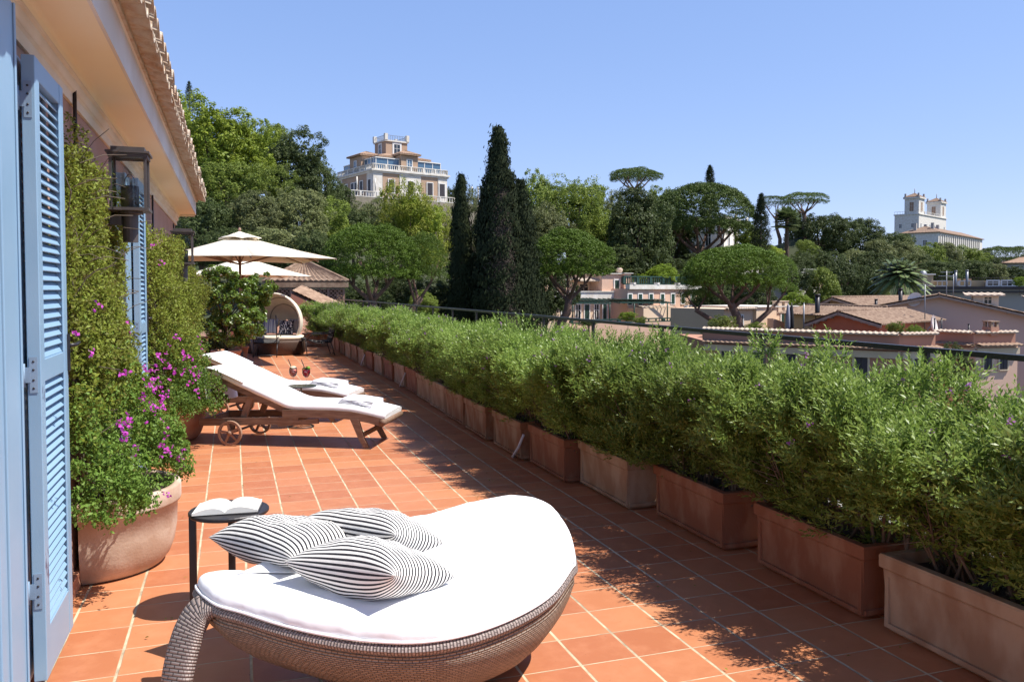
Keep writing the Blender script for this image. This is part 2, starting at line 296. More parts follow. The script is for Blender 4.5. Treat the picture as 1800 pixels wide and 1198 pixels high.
# ------------------------------------------------------------------ mesh helpers
col = scn.collection
def tag(o, label=None, cat=None, group=None, kind=None):
    if label: o['label'] = label
    if cat: o['category'] = cat
    if group: o['group'] = group
    if kind: o['kind'] = kind
    return o
def empty(name, loc=(0,0,0), rz=0, label=None, cat=None, group=None):
    o = bpy.data.objects.new(name, None); col.objects.link(o); o.location = loc; o.rotation_euler = (0,0,rz)
    o.empty_display_size = .1
    return tag(o, label, cat, group)
def link(name, me, mat=None, parent=None):
    if mat is not None and len(me.materials) == 0: me.materials.append(MT[mat] if isinstance(mat, str) else mat)
    o = bpy.data.objects.new(name, me); col.objects.link(o)
    if parent is not None: o.parent = parent
    return o
class MB:
    """collects shapes and links them as ONE mesh"""
    def __init__(s): s.v=[]; s.f=[]; s.uv=[]; s.sm=[]
    def add(s, vs, fs, uvs=None, smooth=False):
        n=len(s.v); s.v += [tuple(p) for p in vs]
        for i, f in enumerate(fs):
            s.f.append(tuple(n+k for k in f)); s.sm.append(smooth)
            s.uv.append([uvs[k] for k in f] if uvs else [(0,0)]*len(f))
        return s
    def box(s, c, d, rz=0, mat=None):
        x,y,z=[k/2 for k in d]; vs=[(a*x,b*y,e*z) for a in (-1,1) for b in (-1,1) for e in (-1,1)]
        if mat is not None: vs=[tuple(mat @ Vector(p)) for p in vs]
        elif rz:
            C,S=math.cos(rz),math.sin(rz); vs=[(p[0]*C-p[1]*S, p[0]*S+p[1]*C, p[2]) for p in vs]
        vs=[(p[0]+c[0],p[1]+c[1],p[2]+c[2]) for p in vs]
        return s.add(vs,[(0,1,3,2),(4,6,7,5),(0,4,5,1),(2,3,7,6),(0,2,6,4),(1,5,7,3)])
    def bb(s, a, b):   # box between two corners
        return s.box([(a[i]+b[i])/2 for i in range(3)], [abs(a[i]-b[i]) for i in range(3)])
    def beam(s, a, b, w, h, up=(0,0,1)):
        a=Vector(a); b=Vector(b); d=(b-a); L=d.length; d.normalize(); sd=d.cross(Vector(up))
        if sd.length<1e-4: sd=Vector((1,0,0))
        sd.normalize(); u=sd.cross(d)
        m=Matrix((d,sd,u)).transposed()
        return s.box((a+b)/2,(L,w,h),mat=m)
    def tube(s, pts, r, n=8, smooth=True, cap=True):
        pts=[Vector(p) for p in pts]; rs=r if isinstance(r,(list,tuple)) else [r]*len(pts)
        vs=[]; ref=None
        for i,p in enumerate(pts):
            d=(pts[min(i+1,len(pts)-1)]-pts[max(i-1,0)]).normalized()
            if ref is None:
                ref=Vector((0,0,1)) if abs(d.z)<.9 else Vector((1,0,0))
            a=(ref-d*ref.dot(d)).normalized(); bb_=d.cross(a); ref=a
            for k in range(n):
                t=2*math.pi*k/n; vs.append(p+(a*math.cos(t)+bb_*math.sin(t))*rs[i])
        fs=[(i*n+k,i*n+(k+1)%n,(i+1)*n+(k+1)%n,(i+1)*n+k) for i in range(len(pts)-1) for k in range(n)]
        if cap: fs+= [tuple(range(n-1,-1,-1)), tuple((len(pts)-1)*n+k for k in range(n))]
        return s.add(vs,fs,smooth=smooth)
    def lathe(s, prof, c=(0,0,0), n=32, smooth=True, a0=0, a1=2*math.pi, sx=1, sy=1):
        full=abs(a1-a0-2*math.pi)<1e-6; m=n if full else n+1; vs=[]; 
        for r,z in prof:
            for k in range(m):
                t=a0+(a1-a0)*k/n; vs.append((c[0]+r*math.cos(t)*sx, c[1]+r*math.sin(t)*sy, c[2]+z))
        fs=[]
        for i in range(len(prof)-1):
            for k in range(n):
                k2=(k+1)%m
                fs.append((i*m+k,i*m+k2,(i+1)*m+k2,(i+1)*m+k))
        return s.add(vs,fs,smooth=smooth)
    def grid(s, P, smooth=True, uv=None, closed_u=False):
        """P[j][i] points"""
        nj=len(P); ni=len(P[0]); vs=[p for row in P for p in row]; uvs=[q for row in uv for q in row] if uv else None
        fs=[]
        for j in range(nj-1):
            for i in range(ni if closed_u else ni-1):
                i2=(i+1)%ni; fs.append((j*ni+i,j*ni+i2,(j+1)*ni+i2,(j+1)*ni+i))
        return s.add(vs,fs,uvs,smooth)
    def prism(s, poly, z0, z1):
        n=len(poly); vs=[(x,y,z0) for x,y in poly]+[(x,y,z1) for x,y in poly]
        fs=[tuple(range(n-1,-1,-1)),tuple(range(n,2*n))]+[(i,(i+1)%n,n+(i+1)%n,n+i) for i in range(n)]
        return s.add(vs,fs)
    def extrude(s, prof, axis_pts):
        """closed profile [(a,b)..] given as functions of points: axis_pts = list of (origin, ax, bx) frames"""
        n=len(prof); vs=[]
        for o,a,b in axis_pts:
            for p,q in prof: vs.append(Vector(o)+Vector(a)*p+Vector(b)*q)
        fs=[]
        for j in range(len(axis_pts)-1):
            for i in range(n): fs.append((j*n+i,j*n+(i+1)%n,(j+1)*n+(i+1)%n,(j+1)*n+i))
        fs+=[tuple(range(n-1,-1,-1)),tuple((len(axis_pts)-1)*n+k for k in range(n))]
        return s.add(vs,fs)
    def mesh(s, name='m'):
        me=bpy.data.meshes.new(name); me.from_pydata(s.v,[],s.f)
        u=me.uv_layers.new(name='UVMap'); flat=[c for f in s.uv for p in f for c in p]
        u.data.foreach_set('uv',flat); me.polygons.foreach_set('use_smooth',s.sm); me.update()
        return me
    def build(s, name, mat, parent=None, bevel=0):
        o=link(name, s.mesh(name), mat, parent)
        if bevel:
            b=o.modifiers.new('b','BEVEL'); b.width=bevel; b.segments=2; b.limit_method='ANGLE'
        return o
def catmull(pts, n=6, closed=True):
    pts=[Vector(p) for p in pts]; L=len(pts); out=[]
    rng=range(L) if closed else range(L-1)
    for i in rng:
        g=lambda k: pts[(i+k)%L] if closed else pts[max(0,min(L-1,i+k))]
        p0,p1,p2,p3=g(-1),g(0),g(1),g(2)
        for k in range(n):
            t=k/n; out.append(.5*((2*p1)+(p2-p0)*t+(2*p0-5*p1+4*p2-p3)*t*t+(3*p1-p0-3*p2+p3)*t**3))
    if not closed: out.append(pts[-1])
    return out

def unit(a): return a/np.maximum(np.linalg.norm(a,axis=1,keepdims=True),1e-9)
def cards(P, T, Nn, l, w, fold=.25):
    """leaf shaped faces: centres, long directions, normals"""
    T=unit(T); S=unit(np.cross(Nn,T)); Nn=np.cross(T,S); n=len(P)
    l=np.broadcast_to(np.asarray(l,float).reshape(-1,1),(n,1)); w=np.broadcast_to(np.asarray(w,float).reshape(-1,1),(n,1))
    V=np.empty((n,4,3))
    V[:,0]=P-T*l/2; V[:,1]=P+S*w/2+Nn*w*fold; V[:,2]=P+T*l/2; V[:,3]=P-S*w/2+Nn*w*fold
    return V.reshape(-1,3)
def card_mesh(name, V):
    n=len(V)//4; me=bpy.data.meshes.new(name)
    me.vertices.add(n*4); me.vertices.foreach_set('co', V.astype(np.float32).ravel())
    me.loops.add(n*4); me.loops.foreach_set('vertex_index', np.arange(n*4,dtype=np.int32))
    me.polygons.add(n); me.polygons.foreach_set('loop_start', np.arange(0,n*4,4,dtype=np.int32)); me.polygons.foreach_set('loop_total', np.full(n,4,dtype=np.int32))
    me.update(); return me

def clumps(r, lobes, n, leaf, nclump, csize, up=.35, aspect=.6, inner=.15, noise=.32):
    """lobes: (cx,cy,cz,rx,ry,rz). Returns leaf cards gathered in clumps over the lobes."""
    L=np.array(lobes,float); wgt=(L[:,3]*L[:,5]+L[:,3]*L[:,4]); wgt/=wgt.sum()
    k=r.choice(len(L),nclump,p=wgt); d=unit(r.normal(0,1,(nclump,3))); rad=1-np.abs(r.normal(0,inner,nclump))
    cc=L[k,:3]+d*rad[:,None]*L[k,3:6]
    # drop clumps buried well inside another lobe
    ins=np.zeros(nclump,bool)
    for q in L:
        ins|=(np.sum(((cc-q[:3])/q[3:6])**2,1)<.35)
    cc=cc[~ins]; d=d[~ins]; m=len(cc)
    cs=csize*r.uniform(.55,1.35,m)
    j=r.integers(0,m,n); dd=unit(r.normal(0,1,(n,3))+d[j]*.55)
    P=cc[j]+dd*(cs[j]*(1-np.abs(r.normal(0,noise,n))))[:,None]
    Nn=unit(dd+d[j]*.4+np.array([0,0,up])+r.normal(0,.4,(n,3))); T=unit(r.normal(0,1,(n,3))+np.array([0,0,-.2]))
    return cards(P,T,Nn,leaf*r.uniform(.6,1.35,n),leaf*aspect*r.uniform(.7,1.3,n),.15)

# ================================================================== TERRACE
WX = -.82
fl = MB(); 
fl.bb((-3.2,-3,-.4),(3.75,28.5,0))
tag(fl.build('terrace_floor','floor'), kind='structure')

_r=np.random.default_rng(8); _n=150; _P=np.stack([np.where(_r.random(_n)<.7,_r.uniform(1.7,2.8,_n),_r.uniform(-.5,.6,_n)),_r.uniform(2.2,13,_n),np.full(_n,.010)],1)
tag(link('fallen_leaves',card_mesh('fallen_leaves',cards(_P,_r.normal(0,1,(_n,3))*[1,1,.1],np.array([0,0,1.])+_r.normal(0,.25,(_n,3)),_r.uniform(.012,.030,_n),_r.uniform(.005,.011,_n),.3)),'l_vine'),kind='stuff')
# ------------------------------------------------------------------ hotel building along the terrace
hotel = empty('hotel_building', (WX,6,0), 0, 'cream and pink hotel wall with tiled eaves and blue louvred shutters', 'building')
def local(o):   # children were modelled in world space
    o.matrix_parent_inverse = Matrix.Translation(-Vector(hotel.location)); return o
def hp(mb, name, mat, parent=hotel, bevel=0):
    o = mb.build(name, mat, parent, bevel)
    if parent is hotel: local(o)
    return o
m = MB(); m.bb((-8,-3,-.38),(WX,13.6,2.60)); hp(m,'wall','plaster_pink')
m = MB(); m.bb((-8,-3,-16),(-3.25,13.6,-.41)); hp(m,'lower_wall','house_pink')
m = MB(); m.bb((WX,-3,.005),(WX+.028,3.0,.10)); m.bb((WX,4.22,.005),(WX+.028,13.6,.10)); hp(m,'skirting','terracotta_red', bevel=.004)
def eave(prof, y0=-3, y1=13.85):
    return MB().extrude(prof, [((0,y0,0),(1,0,0),(0,0,1)), ((0,y1,0),(1,0,0),(0,0,1))])
# stepped moulding between the wall and the soffit
prof=[(-1.2,2.60),(-.805,2.60),(-.805,2.655),(-.795,2.665)]+[(-.795+.014*math.sin(a),2.665+.04*(1-math.cos(a))) for a in [i*math.pi/12 for i in range(1,7)]]+[(-.781,2.715),(-.768,2.722),(-.768,2.735),(-1.2,2.735)]
hp(eave(prof),'cornice','cornice')
hp(eave([(-1.2,2.738),(-.772,2.738),(-.768,2.752)]+[(-.768+.03*(1-math.cos(a)),2.752+.02*math.sin(a)) for a in [i*math.pi/12 for i in range(1,7)]]+[(-.545,2.772),(-.545,2.80),(-1.2,2.80)]),'soffit','soffit')
hp(eave([(-.543,2.765),(-.526,2.765),(-.526,2.965),(-.512,2.972),(-.506,3.00),(-.50,3.005),(-.543,3.01)],y1=13.88),'fascia','fascia')
hp(MB().bb((-1.2,13.853,2.74),(-.545,13.873,2.96)),'eave_end','soffit')
rng = random.Random(3)
rf = MB()
pitch=.225; sl_=math.radians(17)
for r in range(4):
    ny=int((13.95+3)/pitch)
    for k in range(ny):
        y=-3+k*pitch+rng.uniform(-.008,.008); x0=-.372+rng.uniform(-.012,.012)-r*.34; x1=x0-.42
        z0=3.045+r*.34*math.tan(sl_)+rng.uniform(-.004,.004)+.0
        for kind in (0,1):
            yy=y+(pitch/2 if kind else 0); xx0=x0-(.02 if kind else 0)
            P=[];rr0=.085 if not kind else .088; rr1=.068
            for j,(xx,rr) in enumerate(((xx0,rr0),(x1,rr1))):
                zz=z0+(xx0-xx)*math.tan(sl_)+(0 if kind==0 else -.035)
                for t_,dr in (((0),0),):
                    row=[]
                    for q in range(9):
                        a=math.pi*q/8
                        if kind==0: row.append((xx, yy-rr*math.cos(a), zz+rr*math.sin(a)*.85))
                        else: row.append((xx, yy-rr*math.cos(a), zz+.02-rr*math.sin(a)*.6))
                    P.append(row)
            # inner shell for thickness
            Q=[[(p[0]+(.0),p[1],p[2]-.016) for p in row] for row in P]
            rf.grid(P); rf.grid([list(reversed(row)) for row in Q])
            rf.add(P[0]+Q[0],[(i,i+1,9+i+1,9+i) for i in range(8)])
rf.bb((-8,-3,2.97),(-.50,13.9,3.0)); rf.bb((-2,-3,3.002),(-.395,13.92,3.018)); rf.bb((-2,-3,3.027),(-.46,13.92,3.055))  # two upper strips added under the tiles to keep sun off the fascia
hp(rf,'roof','rooftile')

def shutter(y0, name='shutter', w=.56, z0=.06, z1=2.50, x0=-.757, x1=-.71, hinge=True):
    """one louvred leaf folded back flat along the wall"""
    m = MB(); sw=.075
    m.bb((x0,y0,z0),(x1,y0+sw,z1)); m.bb((x0,y0+w-sw,z0),(x1,y0+w,z1))
    for a,b in ((z0,.255),(1.235,1.325),(2.415,z1)): m.bb((x0+.002,y0+sw,a),(x1-.002,y0+w-sw,b))
    for a,b,n,ad_ in ((.255,1.235,26,44),(1.325,2.415,28,56)):
        for i in range(n):
            z=a+(i+.5)*(b-a)/n; ang=math.radians(ad_)
            mt=Matrix.Rotation(ang,3,'Y')
            m.box(((x0+x1)/2,y0+w/2,z),(.046,w-2*sw-.002,.007),mat=mt)
    # bead inside the frame
    for a,b in ((.255,1.235),(1.325,2.415)):
        m.bb((x1-.008,y0+sw,a),(x1-.0015,y0+sw+.009,b)); m.bb((x1-.008,y0+w-sw-.009,a),(x1-.0015,y0+w-sw,b))
    s = hp(m,name,'blue',bevel=.003)
    if hinge:
        for z in (.42,1.27,2.33):
            h=MB(); h.bb((x0+.008,y0-.003,z-.07),(x0+.036,y0-.0005,z+.07)); h.bb((x0-.012,y0-.004,z-.03),(x0+.012,y0-.001,z+.03))
            h.tube([(x0-.016,y0-.014,z-.045),(x0-.016,y0-.014,z+.045)],.012,10)
            h.bb((-.80,y0-.115,z-.085),(-.772,y0-.112,z+.085)); h.bb((x0-.03,y0-.1,z-.02),(x0-.018,y0-.014,z+.02))
            o=h.build('hinge','bluegrey',s)
            for dz in (-.052,-.02,.02,.052): MB().tube([(x0+.022,y0-.0045,z+dz),(x0+.022,y0-.002,z+dz)],.0045,8).build('screw','metal_dark',o)
    l=MB(); l.bb((x1,y0+w-.02,1.235),(x1+.012,y0+w-.008,1.40)); l.tube([(x1+.01,y0+w-.014,1.35),(x1+.03,y0+w+.02,1.35),(x1+.03,y0+w+.10,1.355)],.009,8)
    l.build('latch','metal_dark',s)
    return s
shutter(3.62)
shutter(3.60,'shutter',.55,x0=-.815,x1=-.772,hinge=False)
shutter(7.30); shutter(7.28,'shutter',.55,x0=-.815,x1=-.772,hinge=False)
# door frame beside the camera, with its stone sill; the window frame further on
m=MB(); m.bb((-1.1,3.12,.03),(-.715,3.33,2.60)); m.bb((-1.1,2.0,.03),(-.735,3.117,2.52)); m.bb((-.735,3.03,.03),(-.722,3.116,2.50)); m.bb((-.715,3.315,.03),(-.708,3.332,2.60))
m.bb((-1.1,3.333,.03),(-.80,3.50,2.60))
hp(m,'door_frame','blue',bevel=.005)
m=MB(); m.bb((-1.1,6.62,.03),(-.74,6.98,2.45)); m.bb((-.74,6.60,.03),(-.725,6.68,2.45)); hp(m,'window_frame','blue',bevel=.004)
m=MB(); m.bb((-1.4,1.2,.004),(-.69,3.53,.03)); hp(m,'door_sill','white_stone',bevel=.004)

for i,(px,y0,y1,X,lab) in enumerate([(131,155,230,-.795,'thin black iron rod above the nearest bougainvillea'),(268,343,400,-.79,'thin black iron rod rising behind the larger wall lantern'),(305,393,430,-.79,'thin black iron rod above the farther wall lantern')]):
    a=atX(px,y0,X); b=atX(px,y1,X); a.x=b.x=X; b.y=a.y
    o=MB().tube([b-Vector((0,0,.6)),a],.010,8).build('trellis_rod','metal_dark'); tag(o,lab,'rod','iron rods of the climbing plants')

# ------------------------------------------------------------------ wall lanterns
def lantern(c, s, lab):
    L=empty('wall_lantern',c,0,lab,'lantern','glass lanterns on the hotel wall'); 
    h=.10*s
    f=MB()
    for a in (-1,1):
        for b in (-1,1): f.bb((a*h-.008*a-.008,b*h-.008*b-.008,0),(a*h-.008*a+.008,b*h-.008*b+.008,.31*s))
    for a in (-1,1): f.bb((-h,a*h-.006,.292*s),(h,a*h+.006,.31*s)); f.bb((a*h-.006,-h,.290*s),(a*h+.006,h,.308*s))
    f.build('frame','iron',L)
    MB().bb((-h-.018,-h-.018,.313*s),(h+.018,h+.018,.325*s)).bb((-h+.01,-h+.01,.327*s),(h-.01,h-.01,.35*s)).build('roof','iron',L)
    MB().bb((-h-.012,-h-.012,-.02),(h+.012,h+.012,-.002)).build('base_plate','iron',L)
    g=MB()
    for a in (-1,1): g.bb((-h+.017,a*(h-.009)-.001,.0),(h-.017,a*(h-.009)+.001,.288*s)); g.bb((a*(h-.009)-.001,-h+.017,.0),(a*(h-.009)+.001,h-.017,.288*s))
    g.build('glass_pane','glass',L)
    MB().lathe([(0,.002),(.05*s,.002),(.05*s,.13*s),(.044*s,.13*s),(.044*s,.02),(0,.02)],n=20).build('candle_cup','iron',L)
    b=MB().tube([(0,0,.10*s),(0,0,.17*s),(.0,0,.2*s)],[.022*s,.03*s,.012*s],12); b.build('bulb','glass',L)
    MB().tube([(0,0,-.02),(0,0,-.035),(0,0,-.04),(0,0,-.20*s)],[.07*s,.07*s,.045*s,.042*s],16,smooth=False).build('lower_tube','iron',L)
    MB().bb((WX-c[0]+.002,-.03*s,-.10*s),(-.045*s,.03*s,-.045*s)).build('wall_bracket','iron',L)
    return L
c=atD(229,372,5.14); lantern((c.x,c.y,c.z+.02),1.05,'large dark bronze glass lantern on the wall beside the nearest bougainvillea')
c=atD(322,461,8.7); lantern((c.x,c.y,c.z),1.0,'smaller-looking bronze glass lantern under the far end of the eaves')

# ------------------------------------------------------------------ climbing bougainvilleas and their pots
def blob_noise(r, n=14, lo=(0,0), hi=(1,1)):
    cs=[(r.uniform(lo[0],hi[0]), r.uniform(lo[1],hi[1]), r.uniform(.15,.4), r.uniform(-1,1)) for _ in range(n)]
    def f(y,z):
        v=np.zeros_like(y)
        for a,b,s,k in cs: v+=k*np.exp(-((y-a)**2+(z-b)**2)/(2*s*s))
        return v
    return f
def vine(y0,y1,top,thick,low,n,seed,lab,flowers,zb=.42,leaf=.025):
    r=np.random.default_rng(seed); pr=random.Random(seed)
    root=empty('bougainvillea',(WX+.05,(y0+y1)/2,zb-.05),0,lab,'climbing plant','bougainvilleas trained up the hotel wall')
    O=Vector(root.location)
    fn=blob_noise(pr,40,(y0,zb),(y1,top)); f2=blob_noise(pr,18,(y0,y0),(y1,y1))
    nc=int(900*(y1-y0)); cz=r.uniform(zb-.03,top+.05,nc); cy_=r.uniform(y0,y1,nc); u=(cy_-y0)/(y1-y0)
    tp=top-.12*np.abs(f2(cy_,cy_))-.30*np.clip((u-.6)/.4,0,1)**2*top
    keep=cz<tp+r.normal(0,.05,nc); cz,cy_,u=cz[keep],cy_[keep],u[keep]; nc=len(cz)
    edge=np.clip(np.minimum(u,1-u)*6,0,1)**.5; hz=(cz-zb)/(top-zb)
    th=(thick+(low-thick)*np.clip(1-hz*1.7,0,1)**.8)*(1+.7*fn(cy_,cz))*edge*np.clip((1-hz)*9+.5,.3,1)
    cx_=WX+.03+np.clip(np.abs(th)*(1-np.abs(r.normal(0,.35,nc))),.0,None)
    cs=r.uniform(.02,.095,nc); live=(r.random(nc)>.26)&(fn(cy_*1.0+.31,cz*1.0-.2)>-1.1)
    C=np.stack([cx_,cy_,cz],1)[live]; cs=cs[live]; nc=len(C); j=r.integers(0,nc,n)
    dd=unit(r.normal(0,1,(n,3))+np.array([.5,-.15,.35])); P=C[j]+dd*(cs[j]*(1-np.abs(r.normal(0,.3,n))))[:,None]
    P[:,0]=np.maximum(P[:,0],WX+.01)
    Nn=unit(dd*.7+np.array([.3,-.1,.35])+r.normal(0,.8,(n,3))); T=unit(dd*.4+r.normal(0,.8,(n,3)))
    V=cards(P,T,Nn,leaf*r.uniform(.5,1.3,n),leaf*.55*r.uniform(.7,1.2,n)).reshape(-1,4,3)-np.array(O)
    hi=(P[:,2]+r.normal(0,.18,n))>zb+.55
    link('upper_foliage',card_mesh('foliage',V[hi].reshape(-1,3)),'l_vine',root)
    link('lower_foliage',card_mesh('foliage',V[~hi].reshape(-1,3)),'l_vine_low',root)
    st=MB()
    for k in range(int(80*(y1-y0))):
        ya=pr.uniform(y0+.1,y1-.1); ym=(y0+y1)/2; p=Vector((WX+.12,ym+(ya-ym)*.35,zb-.05)); pts=[p-O]
        zt=pr.uniform(.8,top-.1); nseg=9
        for i in range(1,nseg+1):
            t=i/nseg; pts.append(Vector((WX+.02+pr.uniform(.0,.6)*thick+(.05 if t<.3 else 0), p.y+(ya-p.y)*t+pr.uniform(-.04,.04), p.z+(zt-p.z)*t))-O)
        st.tube(pts,[.010-.008*i/nseg for i in range(nseg+1)],4,cap=False)
    for k in range(int(30*(y1-y0))):   # loose shoots poking out
        y_=pr.uniform(y0+.1,y1-.1); z_=pr.uniform(zb+.1,top-.1); x_=WX+.02+thick*.6
        a=Vector((x_,y_,z_)); b=a+Vector((pr.uniform(.08,.22),pr.uniform(-.15,.1),pr.uniform(-.05,.16))); st.tube([a-O,(a+b)/2+Vector((0,0,.02))-O,b-O],.0022,4,cap=False)
    st.build('stems','twig',root)
    # flowers in clusters
    FP=[]
    for (fx,fy,fz,k,s) in flowers:
        q=r.normal(0,1,(k,3))*s*np.array([.5,1,1]); FP.append(q+np.array([fx,fy,fz]))
    if FP:
        FP=np.concatenate(FP); k=len(FP); FP=np.repeat(FP,3,0)+r.normal(0,.005,(k*3,3))
        V=cards(FP,r.normal(0,1,(k*3,3)),np.array([.8,-.4,.4])+r.normal(0,.6,(k*3,3)),.021*leaf/.03,.016*leaf/.03)-np.array(O)
        link('blossoms',card_mesh('blossoms',V),'petal',root)
    return root
def fl_at(px,py,X,k,s): p=atX(px,py,X); return (p.x,p.y,p.z,k,s)
vine(4.30,6.40,2.40,.125,.42,76000,11,'tall yellow-green bougainvillea with magenta flowers in the D-shaped pot next to the open shutter',
     [fl_at(*a[:3],max(3,int(a[3]*.7)),a[4]) for a in [(134,598,-.58,5,.02),(163,618,-.56,4,.015),(222,653,-.42,7,.02),(258,660,-.40,14,.03),(272,675,-.38,22,.035),(286,692,-.36,16,.03),(275,716,-.36,22,.035),(221,745,-.40,14,.025),(222,760,-.40,8,.015),(225,568,-.55,5,.02),(252,695,-.42,6,.02),(293,792,-.33,16,.035),(318,798,-.31,18,.035),(322,818,-.31,10,.025),(290,770,-.34,6,.02),(237,790,-.40,5,.02),(293,870,-.32,4,.012),(170,540,-.58,3,.02)]],zb=.46)
vine(7.92,10.3,2.14,.20,.34,66000,12,'bougainvillea with small purple blooms behind the wall lantern and second shutter',
     [fl_at(*a[:3],max(3,int(a[3]*.7)),a[4]) for a in [(277,640,-.35,8,.03),(297,645,-.33,16,.04),(325,635,-.31,10,.04),(330,655,-.30,16,.05),(352,655,-.30,8,.03),(270,430,-.5,3,.02),(285,460,-.5,4,.03),(350,690,-.3,9,.04),(312,620,-.32,6,.05),(340,668,-.3,8,.05)]],leaf=.028)
vine(10.2,13.9,1.95,.24,.34,36000,13,'farthest bougainvillea on the hotel wall, behind the lounger heads',[fl_at(352,600,-.3,4,.05)],leaf=.034)

def d_pot(name,c,rx,ry,h,mat,lab,a0=-math.pi/2,a1=math.pi/2,n=28):
    root=empty(name,c,0,lab,'plant pot')
    pr=[(.80,0),(.83,.01),(.90,.05*h/.47),(.955,.12*h/.47),(.99,.22*h/.47),(1.0,h-.105),(1.035,h-.10),(1.045,h-.085),(1.045,h-.012),(1.03,h),(.97,h),(.955,h-.01),(.95,h-.06)]
    P=[];U=[]
    for r,z in pr:
        P.append([(rx*r*math.cos(a0+(a1-a0)*k/n), ry*r*math.sin(a0+(a1-a0)*k/n), z) for k in range(n+1)])
    b=MB().grid(P)
    full=abs(a1-a0)>6
    if not full:
        L=[row[0] for row in P]; R=[row[-1] for row in P]
        b.add(L+R,[(i,i+1,len(L)+i+1,len(L)+i) for i in range(len(L)-1)])
    b.build('pot_body',mat,root)
    s=[(rx*.96*math.cos(a0+(a1-a0)*k/n), ry*.96*math.sin(a0+(a1-a0)*k/n)) for k in range(n+(0 if full else 1))]
    MB().prism(s,h-.10,h-.05).build('soil','soil',root)
    return root
d_pot('flower_pot',(WX+.03,5.28,0.004),.465,.45,.46,'terracotta_pale','pale weathered half-round terracotta pot beside the open blue shutter')
d_pot('flower_pot',(WX+.03,9.55,0.004),.50,.48,.50,'terracotta_red','reddish round terracotta pot behind the lounger wheels against the wall')
d_pot('flower_pot',(-.42,12.9,0.004),.33,.33,.46,'terracotta_pale','pale terracotta pot behind the lounger headrests',0,2*math.pi)

# ------------------------------------------------------------------ planter troughs, shrubs, railing
ORD=['first','second','third','fourth','fifth','sixth','seventh','eighth','ninth','tenth','eleventh','twelfth','thirteenth','fourteenth','fifteenth','sixteenth','seventeenth','eighteenth','nineteenth','twentieth','twenty-first','twenty-second','twenty-third','twenty-fourth']
def interp(x, T): return float(np.interp(x,[a for a,_ in T],[b for _,b in T]))
FX=[(1,2.90),(2,2.88),(4,2.85),(5,2.79),(6,2.65),(7,2.53),(9,2.50),(13,2.62),(20,2.52),(26,2.5)]
def trough_body():
    m=MB(); L=.86; Dp=.40; h=.36
    def ring(l,d,z): return [(-0+ (0),0,0)]
    lv=[(L-.05,Dp-.05,0),(L-.035,Dp-.035,.012),(L,Dp,h-.075),(L,Dp,h-.072),(L+.028,Dp+.028,h-.062),(L+.03,Dp+.03,h-.01),(L+.02,Dp+.02,h),(L-.06,Dp-.06,h),(L-.065,Dp-.065,h-.06)]
    vs=[];fs=[]
    for l,d,z in lv: vs+=[(-d/2,-l/2,z),(d/2,-l/2,z),(d/2,l/2,z),(-d/2,l/2,z)]
    for i in range(len(lv)-1):
        for k in range(4): fs.append((i*4+k,i*4+(k+1)%4,(i+1)*4+(k+1)%4,(i+1)*4+k))
    fs.append((3,2,1,0)); m.add(vs,fs)
    # raised border of the panel on the long faces and the ends
    for s in (-1,1):
        for a,b in (((-L/2+.012,.02),(L/2-.012,.04)),((-L/2+.012,h-.10),(L/2-.012,h-.078))):
            m.bb((s*(Dp/2-.012),a[0],a[1]),(s*(Dp/2+.002),b[0],b[1]))
        for y in (-L/2+.012,L/2-.034): m.bb((s*(Dp/2-.012),y,.04),(s*(Dp/2+.0015),y+.022,h-.10))
        m.bb((-Dp/2+.014,s*(L/2-.014),.02),(Dp/2-.014,s*(L/2+.002),.042))
    return m
tb=trough_body().mesh('trough_body'); tb.materials.append(MT['terracotta_trough'])
tb2=tb.copy(); tb2.materials.clear(); tb2.materials.append(M('terracotta_trough_dry',(.33,.205,.125),.9,(.44,.33,.23),4.2,.15,50,contrast=(.4,.62),stretch=(1.6,1.6,.8)))
tb3=tb.copy(); tb3.materials.clear(); tb3.materials.append(M('terracotta_trough_dark',(.25,.10,.052),.85,(.34,.18,.11),5,.15,50,contrast=(.45,.68),stretch=(1.6,1.6,.8)))
ts=MB().bb((-.165,-.395,.22),(.165,.395,.305)).mesh('soil'); ts.materials.append(MT['soil'])

